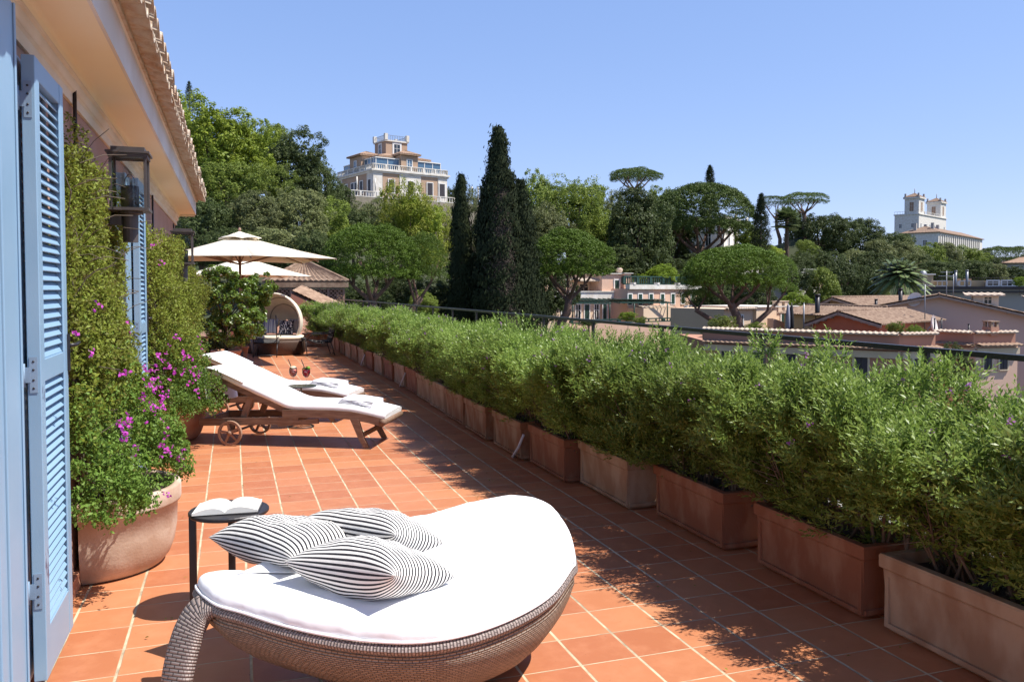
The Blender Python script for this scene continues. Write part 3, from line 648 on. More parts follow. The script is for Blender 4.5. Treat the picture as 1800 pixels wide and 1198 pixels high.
def shrub_mesh(seed, nsprig, leafL, nl=15, length=.14):
    r=np.random.default_rng(seed)
    # bulging body made of a few rounded masses over the trough
    cs=[]; 
    for k in range(13): cs.append((r.uniform(-.12,.12),-.47+.94*k/12+r.uniform(-.05,.05),r.uniform(.78,.90),r.uniform(.20,.28),r.uniform(.17,.25),r.uniform(.32,.40)))
    for k in range(11): cs.append((r.uniform(-.34,-.20),-.47+.94*k/10+r.uniform(-.05,.05),r.uniform(.84,.98),r.uniform(.16,.24),r.uniform(.14,.20),r.uniform(.20,.27)))
    for k in range(16): cs.append((r.uniform(-.15,.14),-.46+.92*k/15,r.uniform(.46,.68),r.uniform(.13,.20),r.uniform(.15,.22),r.uniform(.15,.22)))
    P=[];D=[]; ncl=max(80,nsprig//20); tips=[]
    for _ in range(ncl):
        c=cs[r.integers(len(cs))]; d=r.normal(0,1,3); d/=np.linalg.norm(d)
        if d[2]<-.35 and r.random()<.7: d[2]*=-1
        k=max(1-abs(r.normal(0,.22)),.25); q=np.array([c[0]+d[0]*c[3]*k,c[1]+d[1]*c[4]*k,c[2]+d[2]*c[5]*k])
        if r.random()<.05: q[2]+=r.uniform(.05,.14)
        tips.append((q,d))
    for _ in range(nsprig):
        q,d=tips[r.integers(ncl)]; g_=unit(r.normal(0,1,(1,3))+d*.5)[0]
        p=q+g_*np.array([.085,.085,.095])*(1-abs(r.normal(0,.35)))
        if p[2]<.34 and abs(p[0])<.2: p[2]=.34+r.random()*.1
        P.append(p); v=np.array([d[0]*.35,d[1]*.25,.62+d[2]*.25])+g_*.55+r.normal(0,.15,3); D.append(v/np.linalg.norm(v))
    P=np.array(P); D=np.array(D); n=len(P)
    ref=unit(np.cross(D,r.normal(0,1,(n,3)))); bi=np.cross(D,ref)
    LP=[];LT=[];LN=[];LL=[]
    Ls=length*r.uniform(.6,1.35,n)
    for j in range(nl):
        t=(j+.5)/nl; a=j*2.4+r.uniform(0,.6,n)
        rad=ref*np.cos(a)[:,None]+bi*np.sin(a)[:,None]
        dirv=unit(D*(.45+.7*t)+rad*(1.0-.45*t)+r.normal(0,.12,(n,3)))
        l=leafL*(1.05-.35*abs(t-.45)*2)*r.uniform(.75,1.2,n)
        LP.append(P+D*((t-.4)*Ls)[:,None]+dirv*(l*.5)[:,None]); LT.append(dirv); LN.append(unit(D-dirv*np.sum(D*dirv,1)[:,None]*1+rad*.05)); LL.append(l)
    V=cards(np.concatenate(LP),np.concatenate(LT),np.concatenate(LN),np.concatenate(LL),np.concatenate(LL)*.30,.3)
    me=card_mesh('shrub_foliage',V); me.materials.append(MT['l_hedge'])
    pr=random.Random(seed); st=MB()
    for k in range(46):
        a=Vector((pr.uniform(-.1,.1),pr.uniform(-.36,.36),.28)); b=Vector((pr.uniform(-.3,.22),a.y+pr.uniform(-.2,.2),pr.uniform(.7,1.1))); mid=(a+b)/2+Vector((pr.uniform(-.06,.06),pr.uniform(-.06,.06),-.03))
        st.tube([a,a.lerp(mid,.6),mid,b],[.010,.007,.006,.002],5,cap=False)
        for q in range(4):
            s=mid.lerp(b,pr.random()*.6); e=s+Vector((pr.uniform(-.2,.1),pr.uniform(-.15,.15),pr.uniform(-.05,.2))); st.tube([s,e],[.004,.0015],4,cap=False)
    sm=st.mesh('shrub_stems'); sm.materials.append(MT['twig'])
    k=26; q=P[np.argsort(-(P[:,2]*1.0+.15*r.random(n)-.3*P[:,0]))[:n//3]]; q=q[r.integers(0,len(q),k)]+np.array([-.02,0,.05])
    q=np.repeat(q,6,0)+r.normal(0,.010,(k*6,3)); V=cards(q,r.normal(0,1,(k*6,3)),np.array([-.3,-.4,.7])+r.normal(0,.5,(k*6,3)),.016,.011)
    fm=card_mesh('shrub_flowers',V); fm.materials.append(MT['petal_p'])
    return me,sm,fm
near=[shrub_mesh(s,5200,.038,13) for s in (21,22,23,24)]
far=[shrub_mesh(s,1900,.050,10) for s in (31,32,33)]
far_ends=[2.10,3.07,4.04,5.16,6.21,7.12,8.08,9.14]
while far_ends[-1]<24.5: far_ends.append(far_ends[-1]+.985)
rr=random.Random(5); n_pl=len(far_ends)-1
tones=[tb,tb2,tb3]
pick=[2,1,2,2,1,2,0,0]
for i,fe in enumerate(far_ends):
    yc=fe-.43; fx=interp(yc,FX); xc=fx+.215
    if i==0: w_='just outside the near corner of the frame, nearest of all'  # next shrub beyond the view, without a trough, added for its shadow
    ordn=('nearest' if i==1 else ORD[i-1]+' nearest')
    if i==0: ordn='partly cut off extra nearest'
    tn=pick[i] if i<len(pick) else rr.choice([0,0,1,2])
    wd=['reddish','pale dusty','dark rust-coloured'][tn]
    if i>0:
        t=empty('planter_trough',(xc,yc,0.004),rr.uniform(-.008,.008),f'{wd} terracotta trough, {ordn} to the camera in the row under the hedge','planter','terracotta troughs along the railing')
        link('trough_body',tones[tn],None,t); link('soil',ts,None,t)
        if i in (6,12,16): MB().tube([(-.215,-.30,.02),(-.26,-.36,.03),(-.24,-.47,.14),(-.2,-.5,.26)],.012,6).build('drip_hose','towel',t)
    s=empty('polygala_shrub',(xc+rr.uniform(-.02,.03),yc+rr.uniform(-.04,.04),0),0,f'green narrow-leaved flowering shrub in the {ordn} trough of the railing hedge' if i else 'green narrow-leaved shrub at the cut-off near end of the railing hedge','shrub','flowering shrubs forming the railing hedge')
    v=(near[i%4] if i<9 else far[i%3]); 
    sc=1.0+rr.uniform(-.04,.06); flip=-1 if rr.random()<.5 else 1
    zt=interp(yc,[(1,.955),(3,.93),(4,.92),(6,.915),(9,.91),(12,.91),(16,.93),(24,.85)])*(1+rr.uniform(-.03,.035))
    for nm,me in zip(('foliage','stems','blossoms'),v):
        o=link(nm,me,None,s); o.scale=(1.08*sc,flip*1.16,sc*zt*(1+rr.uniform(-.01,.01)))
# bushes ending the hedge across the far end
for k,(px,lab) in enumerate(((560,'rounded bush closing the far end of the hedge beside the canopy daybed'),(590,'rounded bush at the far corner behind the black lounge chair'))):
    p=atD(px,600,23.6); s=empty('polygala_shrub',(p.x,p.y,0),0,lab,'shrub','flowering shrubs forming the railing hedge')
    for nm,me in zip(('foliage','stems','blossoms'),far[k]): o=link(nm,me,None,s); o.scale=(1.4,1.1,.96)
    t=empty('planter_trough',(p.x,p.y,.004),math.pi/2,['terracotta trough under the bush beside the canopy daybed','terracotta trough at the far corner behind the black lounge chair'][k],'planter','terracotta troughs along the railing'); link('trough_body',tb,None,t); link('soil',ts,None,t)

rail=empty('railing',(3.55,0,0),0,'black metal handrail on posts behind the hedge','railing')
m=MB().bb((-.022,-1,1.262),(.022,28.3,1.290)); m.build('handrail','metal_dark',rail)
MB().bb((-.010,-1,.94),(.010,28.3,.96)).build('lower_rail','metal_dark',rail)
y=.6
while y<28:
    MB().bb((-.012,y-.018,.304),(.012,y+.018,1.261)).build('post','metal_dark',rail)
    y+=1.45
tag(MB().bb((3.42,-3,.004),(3.72,28.4,.30)).build('parapet_kerb','house_grey'), 'low pale kerb carrying the black railing','kerb')

# ================================================================== WICKER DAYBED
def uvgrid(P, closed=False):
    U=[]; 
    v=0; prev=None
    base=P[0]; cum=[0]
    for i in range(1,len(base)): cum.append(cum[-1]+(Vector(base[i])-Vector(base[i-1])).length)
    for row in P:
        if prev is not None: v+=sum((Vector(a)-Vector(b)).length for a,b in zip(row,prev))/len(row)
        U.append([(c,v) for c in cum]); prev=row
    return U
near_rim=[(341,1036,.385),(372,1068,.375),(425,1085,.365),(490,1106,.355),(565,1124,.345),(650,1136,.34),(740,1138,.34),(830,1122,.35),(913,1090,.37),(972,1052,.40),(1006,1006,.44)]
far_rim=[(1013,955,.50),(1001,905,.56),(972,868,.61),(930,852,.635),(875,856,.625),(810,872,.60),(735,890,.57),(650,908,.54),(560,935,.52),(470,965,.50),(395,1000,.48)]
pts=[ath(x,y,h) for x,y,h in near_rim]
for x,y,h in far_rim:
    p=ath(x,y,h); p.z-=.09; pts.append(p)
rim=catmull(pts,6); nR=len(rim)
C0=sum(rim,Vector())/nR; C0.z=.33
DB=Vector((C0.x,C0.y,0))
day=empty('wicker_daybed',DB,0,'large shell-shaped wicker daybed with white cushion at the front of the terrace','daybed')
L_=lambda p: Vector(p)-DB
# rim: a broad rolled band
P=[]
base_c=C0+Vector((.12,-.02,0))
out=[ (Vector((p.x-C0.x,p.y-C0.y,0))).normalized() for p in rim]
for i in range(nR+1):
    p=rim[i%nR]; o=out[i%nR]; row=[]
    for k in range(13):
        a=2*math.pi*k/12; row.append(L_(p+o*(-.035+.042*math.cos(a))+Vector((0,0,.026*math.sin(a)-.012))))
    P.append(row)
U=[]; c=0
for i,row in enumerate(P):
    if i: c+=(row[0]-P[i-1][0]).length
    U.append([(k*.0175,c) for k in range(13)])
MB().grid(P,uv=U).build('rim','wicker_grey',day)
# bowl
def bowl(ts, zf, mname, part, dz=-.03):
    P=[]
    for t,q in ts:
        row=[]
        for i in range(nR+1):
            p=rim[i%nR]; v=p-base_c; v.z=0
            b=Vector((base_c.x,base_c.y,0))+v*t
            b.z=(p.z+dz)*q + .02*(1-q)
            row.append(L_(b))
        P.append(row)
    MB().grid(P,uv=uvgrid(P)).build(part,mname,day)
bowl([(1-.03,1.0),(.985,.90),(.95,.74),(.90,.58),(.82,.42),(.72,.27),(.60,.14),(.50,.05),(.44,0)],0,'wicker','bowl')
# cushion following the shell
def cushion_ring(t, dz):
    row=[]
    for i in range(nR+1):
        p=rim[i%nR]; v=p-C0; vv=Vector((v.x,v.y,0))*t
        s=min(1,t)
        z=C0.z+.01+(p.z-C0.z-.01)*s**2.2
        row.append(L_(Vector((C0.x,C0.y,0))+vv+Vector((0,0,z+dz))))
    return row
rings=[(.90,-.005),(.955,.0),(.978,.010),(.986,.028),(.978,.050),(.955,.068),(.92,.080),(.86,.087),(.75,.090),(.6,.090),(.42,.090),(.22,.090),(.02,.090)]
cu=MB().grid([cushion_ring(t,dz) for t,dz in rings]).build('seat_cushion','cushion',day)
tx=bpy.data.textures.new('wrinkle','CLOUDS'); tx.noise_scale=.16
ss=cu.modifiers.new('s','SUBSURF'); ss.levels=1; ss.render_levels=2
dm=cu.modifiers.new('d','DISPLACE'); dm.texture=tx; dm.strength=.018; dm.mid_level=.5
MB().tube(cushion_ring(.990,.018),.006,6,cap=False).build('piping','cushion',day)

# the curved wicker leg at the narrow end
lp=[ath(450,1092,.365),ath(408,1072,.385),ath(374,1062,.375),ath(353,1085,.325),ath(344,1130,.24),ath(338,1180,.13),ath(335,1250,.0)]
lp=[Vector((a.x,a.y,a.z)) for a in lp]
for k,zz in enumerate((.365,.385,.385,.345,.25,.13,.0)): lp[k]=Vector((lp[k].x,lp[k].y,zz))
b0=ath(385,1060,.37); R3=Vector(RT); F3=Vector((math.sin(TH),math.cos(TH),0))
lp=[b0+R3*.14+Vector((0,0,-.015)), b0+R3*.04+Vector((0,0,.005)), b0-R3*.055+F3*(-.005)+Vector((0,0,-.015)), b0-R3*.10-F3*.03+Vector((0,0,-.08)), b0-R3*.12-F3*.07+Vector((0,0,-.17)), b0-R3*.128-F3*.11+Vector((0,0,-.27)), b0-R3*.13-F3*.13+Vector((0,0,-.366))]
path=catmull(lp,6,closed=False)
def band(path, wdir, wv, th):
    P=[];U=[];c=0
    for i,p in enumerate(path):
        d=(path[min(i+1,len(path)-1)]-path[max(i-1,0)]).normalized(); wd=(wdir-d*wdir.dot(d)).normalized(); nn=d.cross(wd)
        if i: c+=(path[i]-path[i-1]).length
        w_=wv(i/(len(path)-1)); row=[];ur=[]
        for k in range(17):
            a=2*math.pi*k/16; cx_=math.copysign(abs(math.cos(a))**.45,math.cos(a)); sx_=math.copysign(abs(math.sin(a))**.6,math.sin(a))
            row.append(L_(p+wd*w_*.5*cx_+nn*th*.5*sx_)); ur.append((k*.022,c))
        P.append(row);U.append(ur)
    return P,U
P,U=band(path,(R3*.8-F3*.6),lambda t:.10+.06*math.sin(min(t*1.6,1)*math.pi/2),.055)
lg=MB().grid(P,uv=U); lg.add([P[-1][k] for k in range(16)],[tuple(range(16))]); lg.build('leg','wicker_grey',day)

def pillow(name, c, rx, ry, rz, w, h, T, mat, lab, group=None, cat='pillow', pinch=.10, seed=0):
    n=28; r=random.Random(seed); ph=[r.uniform(0,6) for _ in range(6)]
    def P_(u,v,s):
        k=(1-abs(u)**2.6)*(1-abs(v)**2.6); t=T*max(k,0)**.5
        x=u*w/2*(1-pinch*(1-abs(v)**2)*abs(u)**2*.9)*(1+.0*v); y=v*h/2*(1-pinch*(1-abs(u)**2)*abs(v)**2*.9)
        wr=.006*math.sin(9*u+ph[0]+3*v)*math.sin(7*v+ph[1])*max(k,0)
        return Vector((x,y,s*(t*(1+.08*math.sin(3*u+ph[2]+2*v))+wr)))
    m=MB(); L=lambda i:-math.cos(math.pi*i/n)
    for s in (1,-1):
        P=[[P_(L(i),L(j),s) for i in range(n+1)] for j in range(n+1)]
        al=[0]
        for j in range(n): al.append(al[-1]+(P_(0,L(j+1),s)-P_(0,L(j),s)).length)
        au=[0]
        for j in range(n): au.append(au[-1]+(P_(L(j+1),0,s)-P_(L(j),0,s)).length)
        U=[[(au[i],s*al[j]+3.007) for i in range(n+1)] for j in range(n+1)]
        if s<0: P=[list(reversed(q)) for q in P]; U=[list(reversed(q)) for q in U]
        m.grid(P,uv=U)
    o=m.build(name,mat); o.location=c; o.rotation_euler=(rx,ry,rz)
    tag(o,lab,cat,group); return o
g='striped pillows on the wicker daybed'
def pillow3(Lc,Nc,Rc,T,lab,seed):
    """pillow from three of its corners, in (across, ahead, up) metres from the standpoint"""
    q=[R3*c[0]+F3*c[1]+Vector((0,0,c[2])) for c in (Lc,Nc,Rc)]
    x=(q[1]-q[0]); w_=x.length; x.normalize(); y=q[2]-q[1]; y-=x*y.dot(x); h_=y.length; y.normalize(); z=x.cross(y)
    c=(q[0]+q[1])/2+y*h_/2
    o=pillow('pillow',c,0,0,0,w_*1.03,h_*1.03,T,'stripes',lab,g,seed=seed)
    o.rotation_euler=Matrix((x,y,z)).transposed().to_euler(); return o
pillow3((-1.31,3.55,.525),(-.88,3.25,.53),(-.70,3.64,.48),.105,'black and white striped pillow at the narrow tip of the daybed, beside the small table',1)
pillow3((-.93,3.66,.575),(-.49,3.38,.59),(-.27,3.66,.45),.10,'black and white striped pillow lying behind the other two on the daybed',2)
pillow3((-.885,3.20,.535),(-.43,2.93,.575),(-.20,3.22,.465),.115,'black and white striped pillow nearest the front rim of the daybed',3)

# small black side table and book
tc_=ath(405,1069,0.004); st=empty('side_table',tc_,0,'small round black metal side table behind the wicker daybed','side table')
MB().lathe([(0,.485),(.188,.485),(.192,.49),(.192,.500),(.188,.504),(0,.504)],n=48,smooth=False).build('table_top','metal_dark',st)
for u_,v_ in ((-.160,-.06),(-.045,.165),(.165,-.03)):
    q=Vector(RT)*u_+Vector((FW[0],FW[1],0))*v_
    MB().box((q.x,q.y,.2425),(.034,.012,.484),rz=-TH).build('leg','metal_dark',st)
MB().lathe([(.165,.0),(.18,.0),(.18,.01),(.165,.01),(.165,.0)],n=40,smooth=False).build('base_ring','metal_dark',st)
bk=empty('open_book',tc_+Vector((-.005,-.01,.505)),-TH+.18,'open book with white pages lying on the small black table','book')
m=MB(); W_,Hh=.15,.20
for s in (-1,1):
    for lay in range(2):
        top=[]; bot=[]
        for j in (0,1):
            rt=[];rb=[]
            for i in range(11):
                t=i/10; x=s*t*W_*(1-.02*lay); z=.028*math.sin(math.pi*min(1,t*1.02))**.7*(1-.45*t)+.010*(1-t)*0+.012
                yy=(j-.5)*Hh
                rt.append((x,yy+x*.10,z+ (.003 if t>.9 else 0))); rb.append((x,yy+x*.10,.004))
            top.append(rt);bot.append(rb)
        if lay==0:
            if s<0: top=[list(reversed(q)) for q in top]; bot=[list(reversed(q)) for q in bot]
            m.grid(top); m.grid([list(reversed(q)) for q in bot])
            for A,B in ((top[0],bot[0]),(bot[1],top[1])): m.add(A+B,[(i,11+i,12+i,i+1) for i in range(10)])
            e=-1 if s>0 else 0
            m.add([top[0][e],top[1][e],bot[1][e],bot[0][e]],[(0,1,2,3)])
m.build('pages','paper',bk)
MB().bb((-.156,-.105,.0),(.156,.105,.0035)).build('cover','metal_dark',bk)

# ================================================================== SUN LOUNGERS
def lounger(org, rz, lab):
    L=empty('sun_lounger',org,rz,lab,'sun lounger','teak sun loungers with white cushions')
    W=.62; hw=W/2
    f=MB()
    rail_pts=[(-.34,.24),(0,.255),(.45,.27),(.62,.29)]
    # lower beam under the back, curved seat rail
    for y in (-hw+.02,hw-.02):
        f.beam((-.36,y,.225),(.72,y,.265),.035,.075)
    f.beam((-.34,-hw,.225),(-.34,hw,.225),.03,.06); f.beam((.64,-hw,.255),(.64,hw,.255),.03,.06)
    for y in (-hw+.02,hw-.02): f.beam((.5,y,.225),(.93,y,.265),.03,.05)
    f.build('lower_frame','wood',L)
    sr=MB(); prof=[(.55,.335),(.8,.345),(1.05,.345),(1.28,.335),(1.46,.305),(1.57,.278),(1.61,.268)]
    for y in (-hw,hw-.032):
        for a,b in zip(prof[:-1],prof[1:]): pass
        P=[[(x,y,z-.045) for x,z in prof],[(x,y,z+.035) for x,z in prof],[(x,y+.032,z+.035) for x,z in prof],[(x,y+.032,z-.045) for x,z in prof],[(x,y,z-.045) for x,z in prof]]
        sr.grid([list(r) for r in P],smooth=False)
        for e in (0,-1):
            x,z=prof[e]; sr.add([(x,y,z-.045),(x,y,z+.035),(x,y+.032,z+.035),(x,y+.032,z-.045)],[(0,1,2,3)])
    for i in range(13):
        x=.6+i*.098; z=float(np.interp(x,[a for a,_ in prof],[b for _,b in prof]))+.02; sr.box((x,0,z),(.06,W-.06,.018)) if x<1.56 else None
    sr.tube([(1.61,-hw-.012,.268),(1.61,hw+.012,.268)],.034,12)
    sr.build('seat_frame','wood',L)
    b=MB(); A=Vector((.60,0,.35)); Bk=Vector((-.20,0,.69)); d=(Bk-A).normalized(); up=Vector((-d.z,0,d.x))*-1
    if up.z<0: up=-up
    for y in (-hw+.045,hw-.045): b.beam(A+Vector((0,y,0)),Bk+Vector((0,y,0)),.03,.06,up=up)
    for i in range(9):
        p=A+(Bk-A)*((i+.6)/9); b.beam(p+Vector((0,-hw+.06,0)),p+Vector((0,hw-.06,0)),.018,.06,up=(d.x,0,d.z))
    b.build('backrest','wood',L)
    for y in (-hw+.09,hw-.09): 
        p=A+(Bk-A)*.52; MB().beam(p+Vector((0,y,-.02)),(.09,y,.27),.035,.06).build('backrest_support','wood_pale',L)
    for y in (-hw+.016,hw-.016):
        for (x0,z0,x1,z1) in ((1.34,.30,1.44,.0),):
            lg=MB(); pts_=[(x0-.03,.30),(x0+.0,.22),(x0+.045,.10),(x0+.10,.004)]
            ws=[.085,.075,.06,.055]
            P=[]
            for s in (-1,1):
                pass
            fr=[[(x-w_/2,y-.02,z),(x+w_/2,y-.02,z),(x+w_/2,y+.02,z),(x-w_/2,y+.02,z)] for (x,z),w_ in zip(pts_,ws)]
            vs=[p for r in fr for p in r]; fs=[]
            for i in range(3):
                for k in range(4): fs.append((i*4+k,i*4+(k+1)%4,(i+1)*4+(k+1)%4,(i+1)*4+k))
            fs+=[(3,2,1,0),(12,13,14,15)]
            lg.add(vs,fs).build('leg','wood',L)
    MB().beam((1.39,-hw+.037,.13),(1.39,hw-.037,.13),.03,.04).build('leg_stretcher','wood',L)
    for y in (-hw-.035,hw+.035):
        wh=MB(); R_=.128; c=(0,y,R_)
        ring=[]
        P=[]
        for k in range(33):
            a=2*math.pi*k/32; row=[]
            for (r,dy) in ((R_,-.016),(R_,.016),(R_-.024,.016),(R_-.024,-.016),(R_,-.016)): row.append((c[0]+r*math.cos(a),y+dy,c[2]+r*math.sin(a)))
            P.append(row)
        wh.grid(P,smooth=False)
        o=wh.build('wheel','wood_pale',L)
        sp=MB()
        for k in range(5):
            a=2*math.pi*k/5+.5; sp.beam((0,y,R_),((R_-.02)*math.cos(a),y,R_+(R_-.02)*math.sin(a)),.022,.028,up=(0,1,0))
        sp.tube([(0,y-.022,R_),(0,y+.022,R_)],.024,14); sp.build('spokes','wood_pale',o)
    MB().tube([(0,-hw-.05,.128),(0,hw+.05,.128)],.013,8).build('axle','wood',L)
    MB().beam((0,-hw+.02,.128),(0,-hw+.02,.22),.03,.05,up=(1,0,0)).beam((0,hw-.02,.128),(0,hw-.02,.22),.03,.05,up=(1,0,0)).build('axle_bracket','wood',L)
    # mattress
    cl=[(1.63,.318),(1.52,.342),(1.35,.378),(1.15,.398),(.85,.398),(.68,.40)]
    bt=[Vector((.60,.0,.40))+Vector((0,0,.0))+(d*t)+Vector((0,0,.0)) for t in (.0,.12,.3,.55,.75,.88)]
    up2=Vector((-d.z,0,d.x)); up2=-up2 if up2.z<0 else up2
    cl2=[(x,z,Vector((0,0,1))) for x,z in cl]+[((p+up2*.01).x,(p+up2*.01).z,up2) for p in bt]
    def mat_grid(cl2, half, th, y_off=0):
        P=[]
        n=[Vector(a[2]) for a in cl2]
        for i,(x,z,u) in enumerate(cl2):
            a=cl2[max(i-1,0)]; b_=cl2[min(i+1,len(cl2)-1)]; dd=Vector((b_[0]-a[0],0,b_[1]-a[1])).normalized(); nn=Vector((dd.z,0,-dd.x)); nn=-nn if nn.z<0 else nn
            row=[]
            for (yy,t) in ((-half+.02,0),(-half,.2),(-half-.004,.5),(-half+.004,.85),(-half+.03,1),(-half*.5,1.06),(0,1.08),(half*.5,1.06),(half-.03,1),(half-.004,.85),(half+.004,.5),(half,.2),(half-.02,0)):
                row.append(Vector((x,yy,z))+nn*th*(t-.5))
            P.append(row+[row[0]])
        return P
    P=mat_grid(cl2,hw-.015,.07)
    mm=MB().grid(P); 
    for e in (0,-1): mm.add(P[e][:-1],[tuple(range(13))])
    mo=mm.build('mattress','cushion',L); s_=mo.modifiers.new('s','SUBSURF'); s_.levels=1; s_.render_levels=2
    d_=mo.modifiers.new('d','DISPLACE'); d_.texture=tx; d_.strength=.012
    # cover folded over the head end
    hd=A+d*.90+Vector((0,0,.03))
    n_=16; P=[]
    top=A+(d*.55)+up2*.095; e0=A+d*.93+up2*.085
    prof=[top, A+d*.8+up2*.095, e0, e0+d*.045-up2*.02, e0+d*.07-up2*.06+Vector((0,0,-.04)), e0+d*.07+Vector((-.005,0,-.18)), e0+d*.06+Vector((.005,0,-.30)), e0+d*.05+Vector((.02,0,-.40))]
    pr_=catmull(prof,5,False)
    for i,p in enumerate(pr_):
        fall=max(0,(i-18)/20); P.append([p+Vector((.012*math.sin(k*1.1+i*.15)*fall,(-1+2*k/n_)*(hw+.012+.0*fall),0)) for k in range(n_+1)])
    ho=MB().grid(P).build('head_cover','cushion',L); so_=ho.modifiers.new('t','SOLIDIFY'); so_.thickness=.012
    return L
RZ=math.atan2(-.453,.891)
l1=ath(405,783,0); ey=Vector((.453,.891,0)); 
off=ey*.34
lounger(l1+off+Vector((0,0,.004)),RZ,'sun lounger with white cushion nearer the camera, wheels on the tiles')
l2=ath(386,738,0); lounger(l2+off+Vector((0,0,.004)),RZ,'sun lounger with white cushion farther away, behind the round drinks table')
def towel(org,lab):
    ex=Vector((math.cos(RZ),math.sin(RZ),0)); 
    m=MB()
    for k in range(4):
        w_=.40-.015*k; P=[]
        for i in range(13):
            x=1.10+(.36-.01*k)*i/12+.012*k; z=float(np.interp(x,[0,1.10,1.35,1.57],[.398,.398,.378,.340]))+.040+.013*k+.002*math.sin(i+k)
            row=[(x,-w_/2+.02*math.sin(i*.4+k),z),(x,-w_/2-.003,z+.006),(x,-w_/2,z+.012),(x,-.1,z+.0125),(x,.1,z+.013),(x,w_/2,z+.012),(x,w_/2+.003,z+.006),(x,w_/2,z)]
            P.append(row+[row[0]])
        m.grid(P)
        for e in (0,-1): m.add(P[e][:-1],[tuple(range(8))])
    o=m.build('folded_towel','towel'); o.location=org; o.rotation_euler=(0,0,RZ); tag(o,lab,'towel','folded towels on the loungers')
towel(l1+off+Vector((0,0,.004)),'folded white towel near the foot of the nearer lounger')
towel(l2+off+Vector((0,0,.004)),'folded white towel near the foot of the farther lounger')

# drinks table and cocktails
dt=ath(530,750,0.004); T2=empty('drinks_table',dt,0,'round dark glass drinks table with thin pole between the loungers','side table')
MB().lathe([(0,.470),(.17,.470),(.175,.474),(.175,.480),(.17,.484),(0,.484)],n=40,smooth=False).build('table_top','tabletop_glass',T2)
MB().tube([(0,0,.0),(0,0,.470)],.010,10).build('pole','chrome',T2)
MB().tube([(.14*math.cos(a),.14*math.sin(a),.008) for a in [2*math.pi*k/32 for k in range(33)]],.007,8,cap=False).beam((-.14,0,.008),(.14,0,.008),.012,.008).build('base_ring','metal_dark',T2)
def cocktail(c,lab,liquid,foam,hh):
    g_=empty('cocktail_glass',c,0,lab,'cocktail','cocktails on the drinks table')
    MB().lathe([(.034,0.001),(.034,.003),(.006,.008),(.004,.02),(.004,.085),(.012,.095),(.036,.12),(.046,.15),(.045,.18),(.038,.21),(.0365,.21),(.0435,.18),(.0445,.15),(.034,.122),(.008,.098)],n=28).build('glass_bowl','glass',g_)
    MB().lathe([(.0,.099),(.010,.10),(.033,.123),(.043,.15),(.042,.178),(.040,.188),(0,.188)],n=24).build('drink',liquid,g_)
    if foam: MB().lathe([(0,.1885),(.0395,.1885),(.037,.205),(.034,.216),(.02,.222),(0,.223)],n=24).build('foam','foam',g_)
    else:
        r=np.random.default_rng(3); Pq=r.normal(0,.012,(60,3))*[1.3,1,.7]+[.005,-.005,.20]; link('mint_garnish',card_mesh('mint',cards(Pq,r.normal(0,1,(60,3)),r.normal(0,1,(60,3)),.022,.015)),'l_lime',g_)
        MB().tube([(.01,-.038,.205),(.035,-.03,.215)],.018,10).build('lime_slice','lime',g_)
    MB().tube([(.008,0,.12),(-.035,.0,.255),(-.055,.0,.305)],.0045,8).build('straw','straw',g_)
cocktail(dt+Vector((-.085,.05,.485)),'pink cocktail with pale foam and black straw, farther back on the drinks table','drink_pink',True,0)
cocktail(dt+Vector((.055,-.05,.485)),'dark red cocktail with green mint and lime and black straw','drink_red',False,0)

# ================================================================== FAR END OF THE TERRACE
def umbrella(c, half, zr, za, rz, lab):
    U=empty('parasol',(c[0],c[1],.004),rz,lab,'parasol','white square parasols')
    P=[];n=10
    m=MB()
    cor=[(half*a,half*b,zr) for a,b in ((-1,-1),(1,-1),(1,1),(-1,1))]
    for k in range(4):
        a=Vector(cor[k]); b=Vector(cor[(k+1)%4]); mid=(a+b)/2; mid.z=zr+.035
        for (p,q) in ((a,mid),(mid,b)):
            rows=[]
            for j in range(9):
                t=j/8; row=[]
                for i in range(5):
                    e=p.lerp(q,i/4); s=Vector((0,0,za)).lerp(e,.10+.90*t); s.z-=.05*math.sin(math.pi*t)*(1 if 0<i<4 else .4); row.append(s)
                rows.append(row)
            m.grid(rows)
    o=m.build('canopy','canvas',U); s=o.modifiers.new('t','SOLIDIFY'); s.thickness=.006
    v=MB()
    for k in range(4):
        a=Vector(cor[k]); b=Vector(cor[(k+1)%4]); t_=.235
        A=Vector((a.x*t_,a.y*t_,zr+(za-zr)*(1-t_)+.05)); B=Vector((b.x*t_,b.y*t_,A.z)); T=Vector((0,0,za+.10))
        rows=[[ (T.lerp(A.lerp(B,i/6),j/3)+Vector((0,0,.03*abs(math.sin(math.pi*i/3)) if j==3 else 0))) for i in range(7)] for j in range(1,4)]
        v.add([T]+[p for p in rows[0]],[(0,i+1,i+2) for i in range(6)]); v.grid(rows)
    vo=v.build('vent_cap','canvas',o); s=vo.modifiers.new('t','SOLIDIFY'); s.thickness=.006
    MB().tube([(0,0,0),(0,0,za+.09)],.028,10).build('pole','wood_pale',U)
    MB().lathe([(0,za+.1),(.03,za+.11),(.035,za+.14),(.02,za+.17),(0,za+.18)],n=12).build('finial','wood_pale',U)
    for k in range(8):
        e=Vector(cor[k//2]) if k%2==0 else (Vector(cor[k//2])+Vector(cor[(k//2+1)%4]))/2
        s=Vector((0,0,za-.06)); e2=e.copy(); e2.z-=.03
        r_=MB().beam(s,e2+Vector((0,0,.02)),.022,.03).build('rib','wood_pale',U)
        mid=s.lerp(e2,.55); MB().beam((0,0,za-.62),mid-Vector((0,0,.02)),.018,.026).build('strut','wood_pale',r_)
    MB().lathe([(0,0),(.26,0),(.26,.05),(.05,.08),(.05,.25),(0,.25)],n=24,smooth=False).build('base','iron',U)
c=atD(424,640,18.0); umbrella((c.x,c.y),1.70,2.237,2.763,.12,'nearer white square parasol with wooden ribs above the citrus tree')
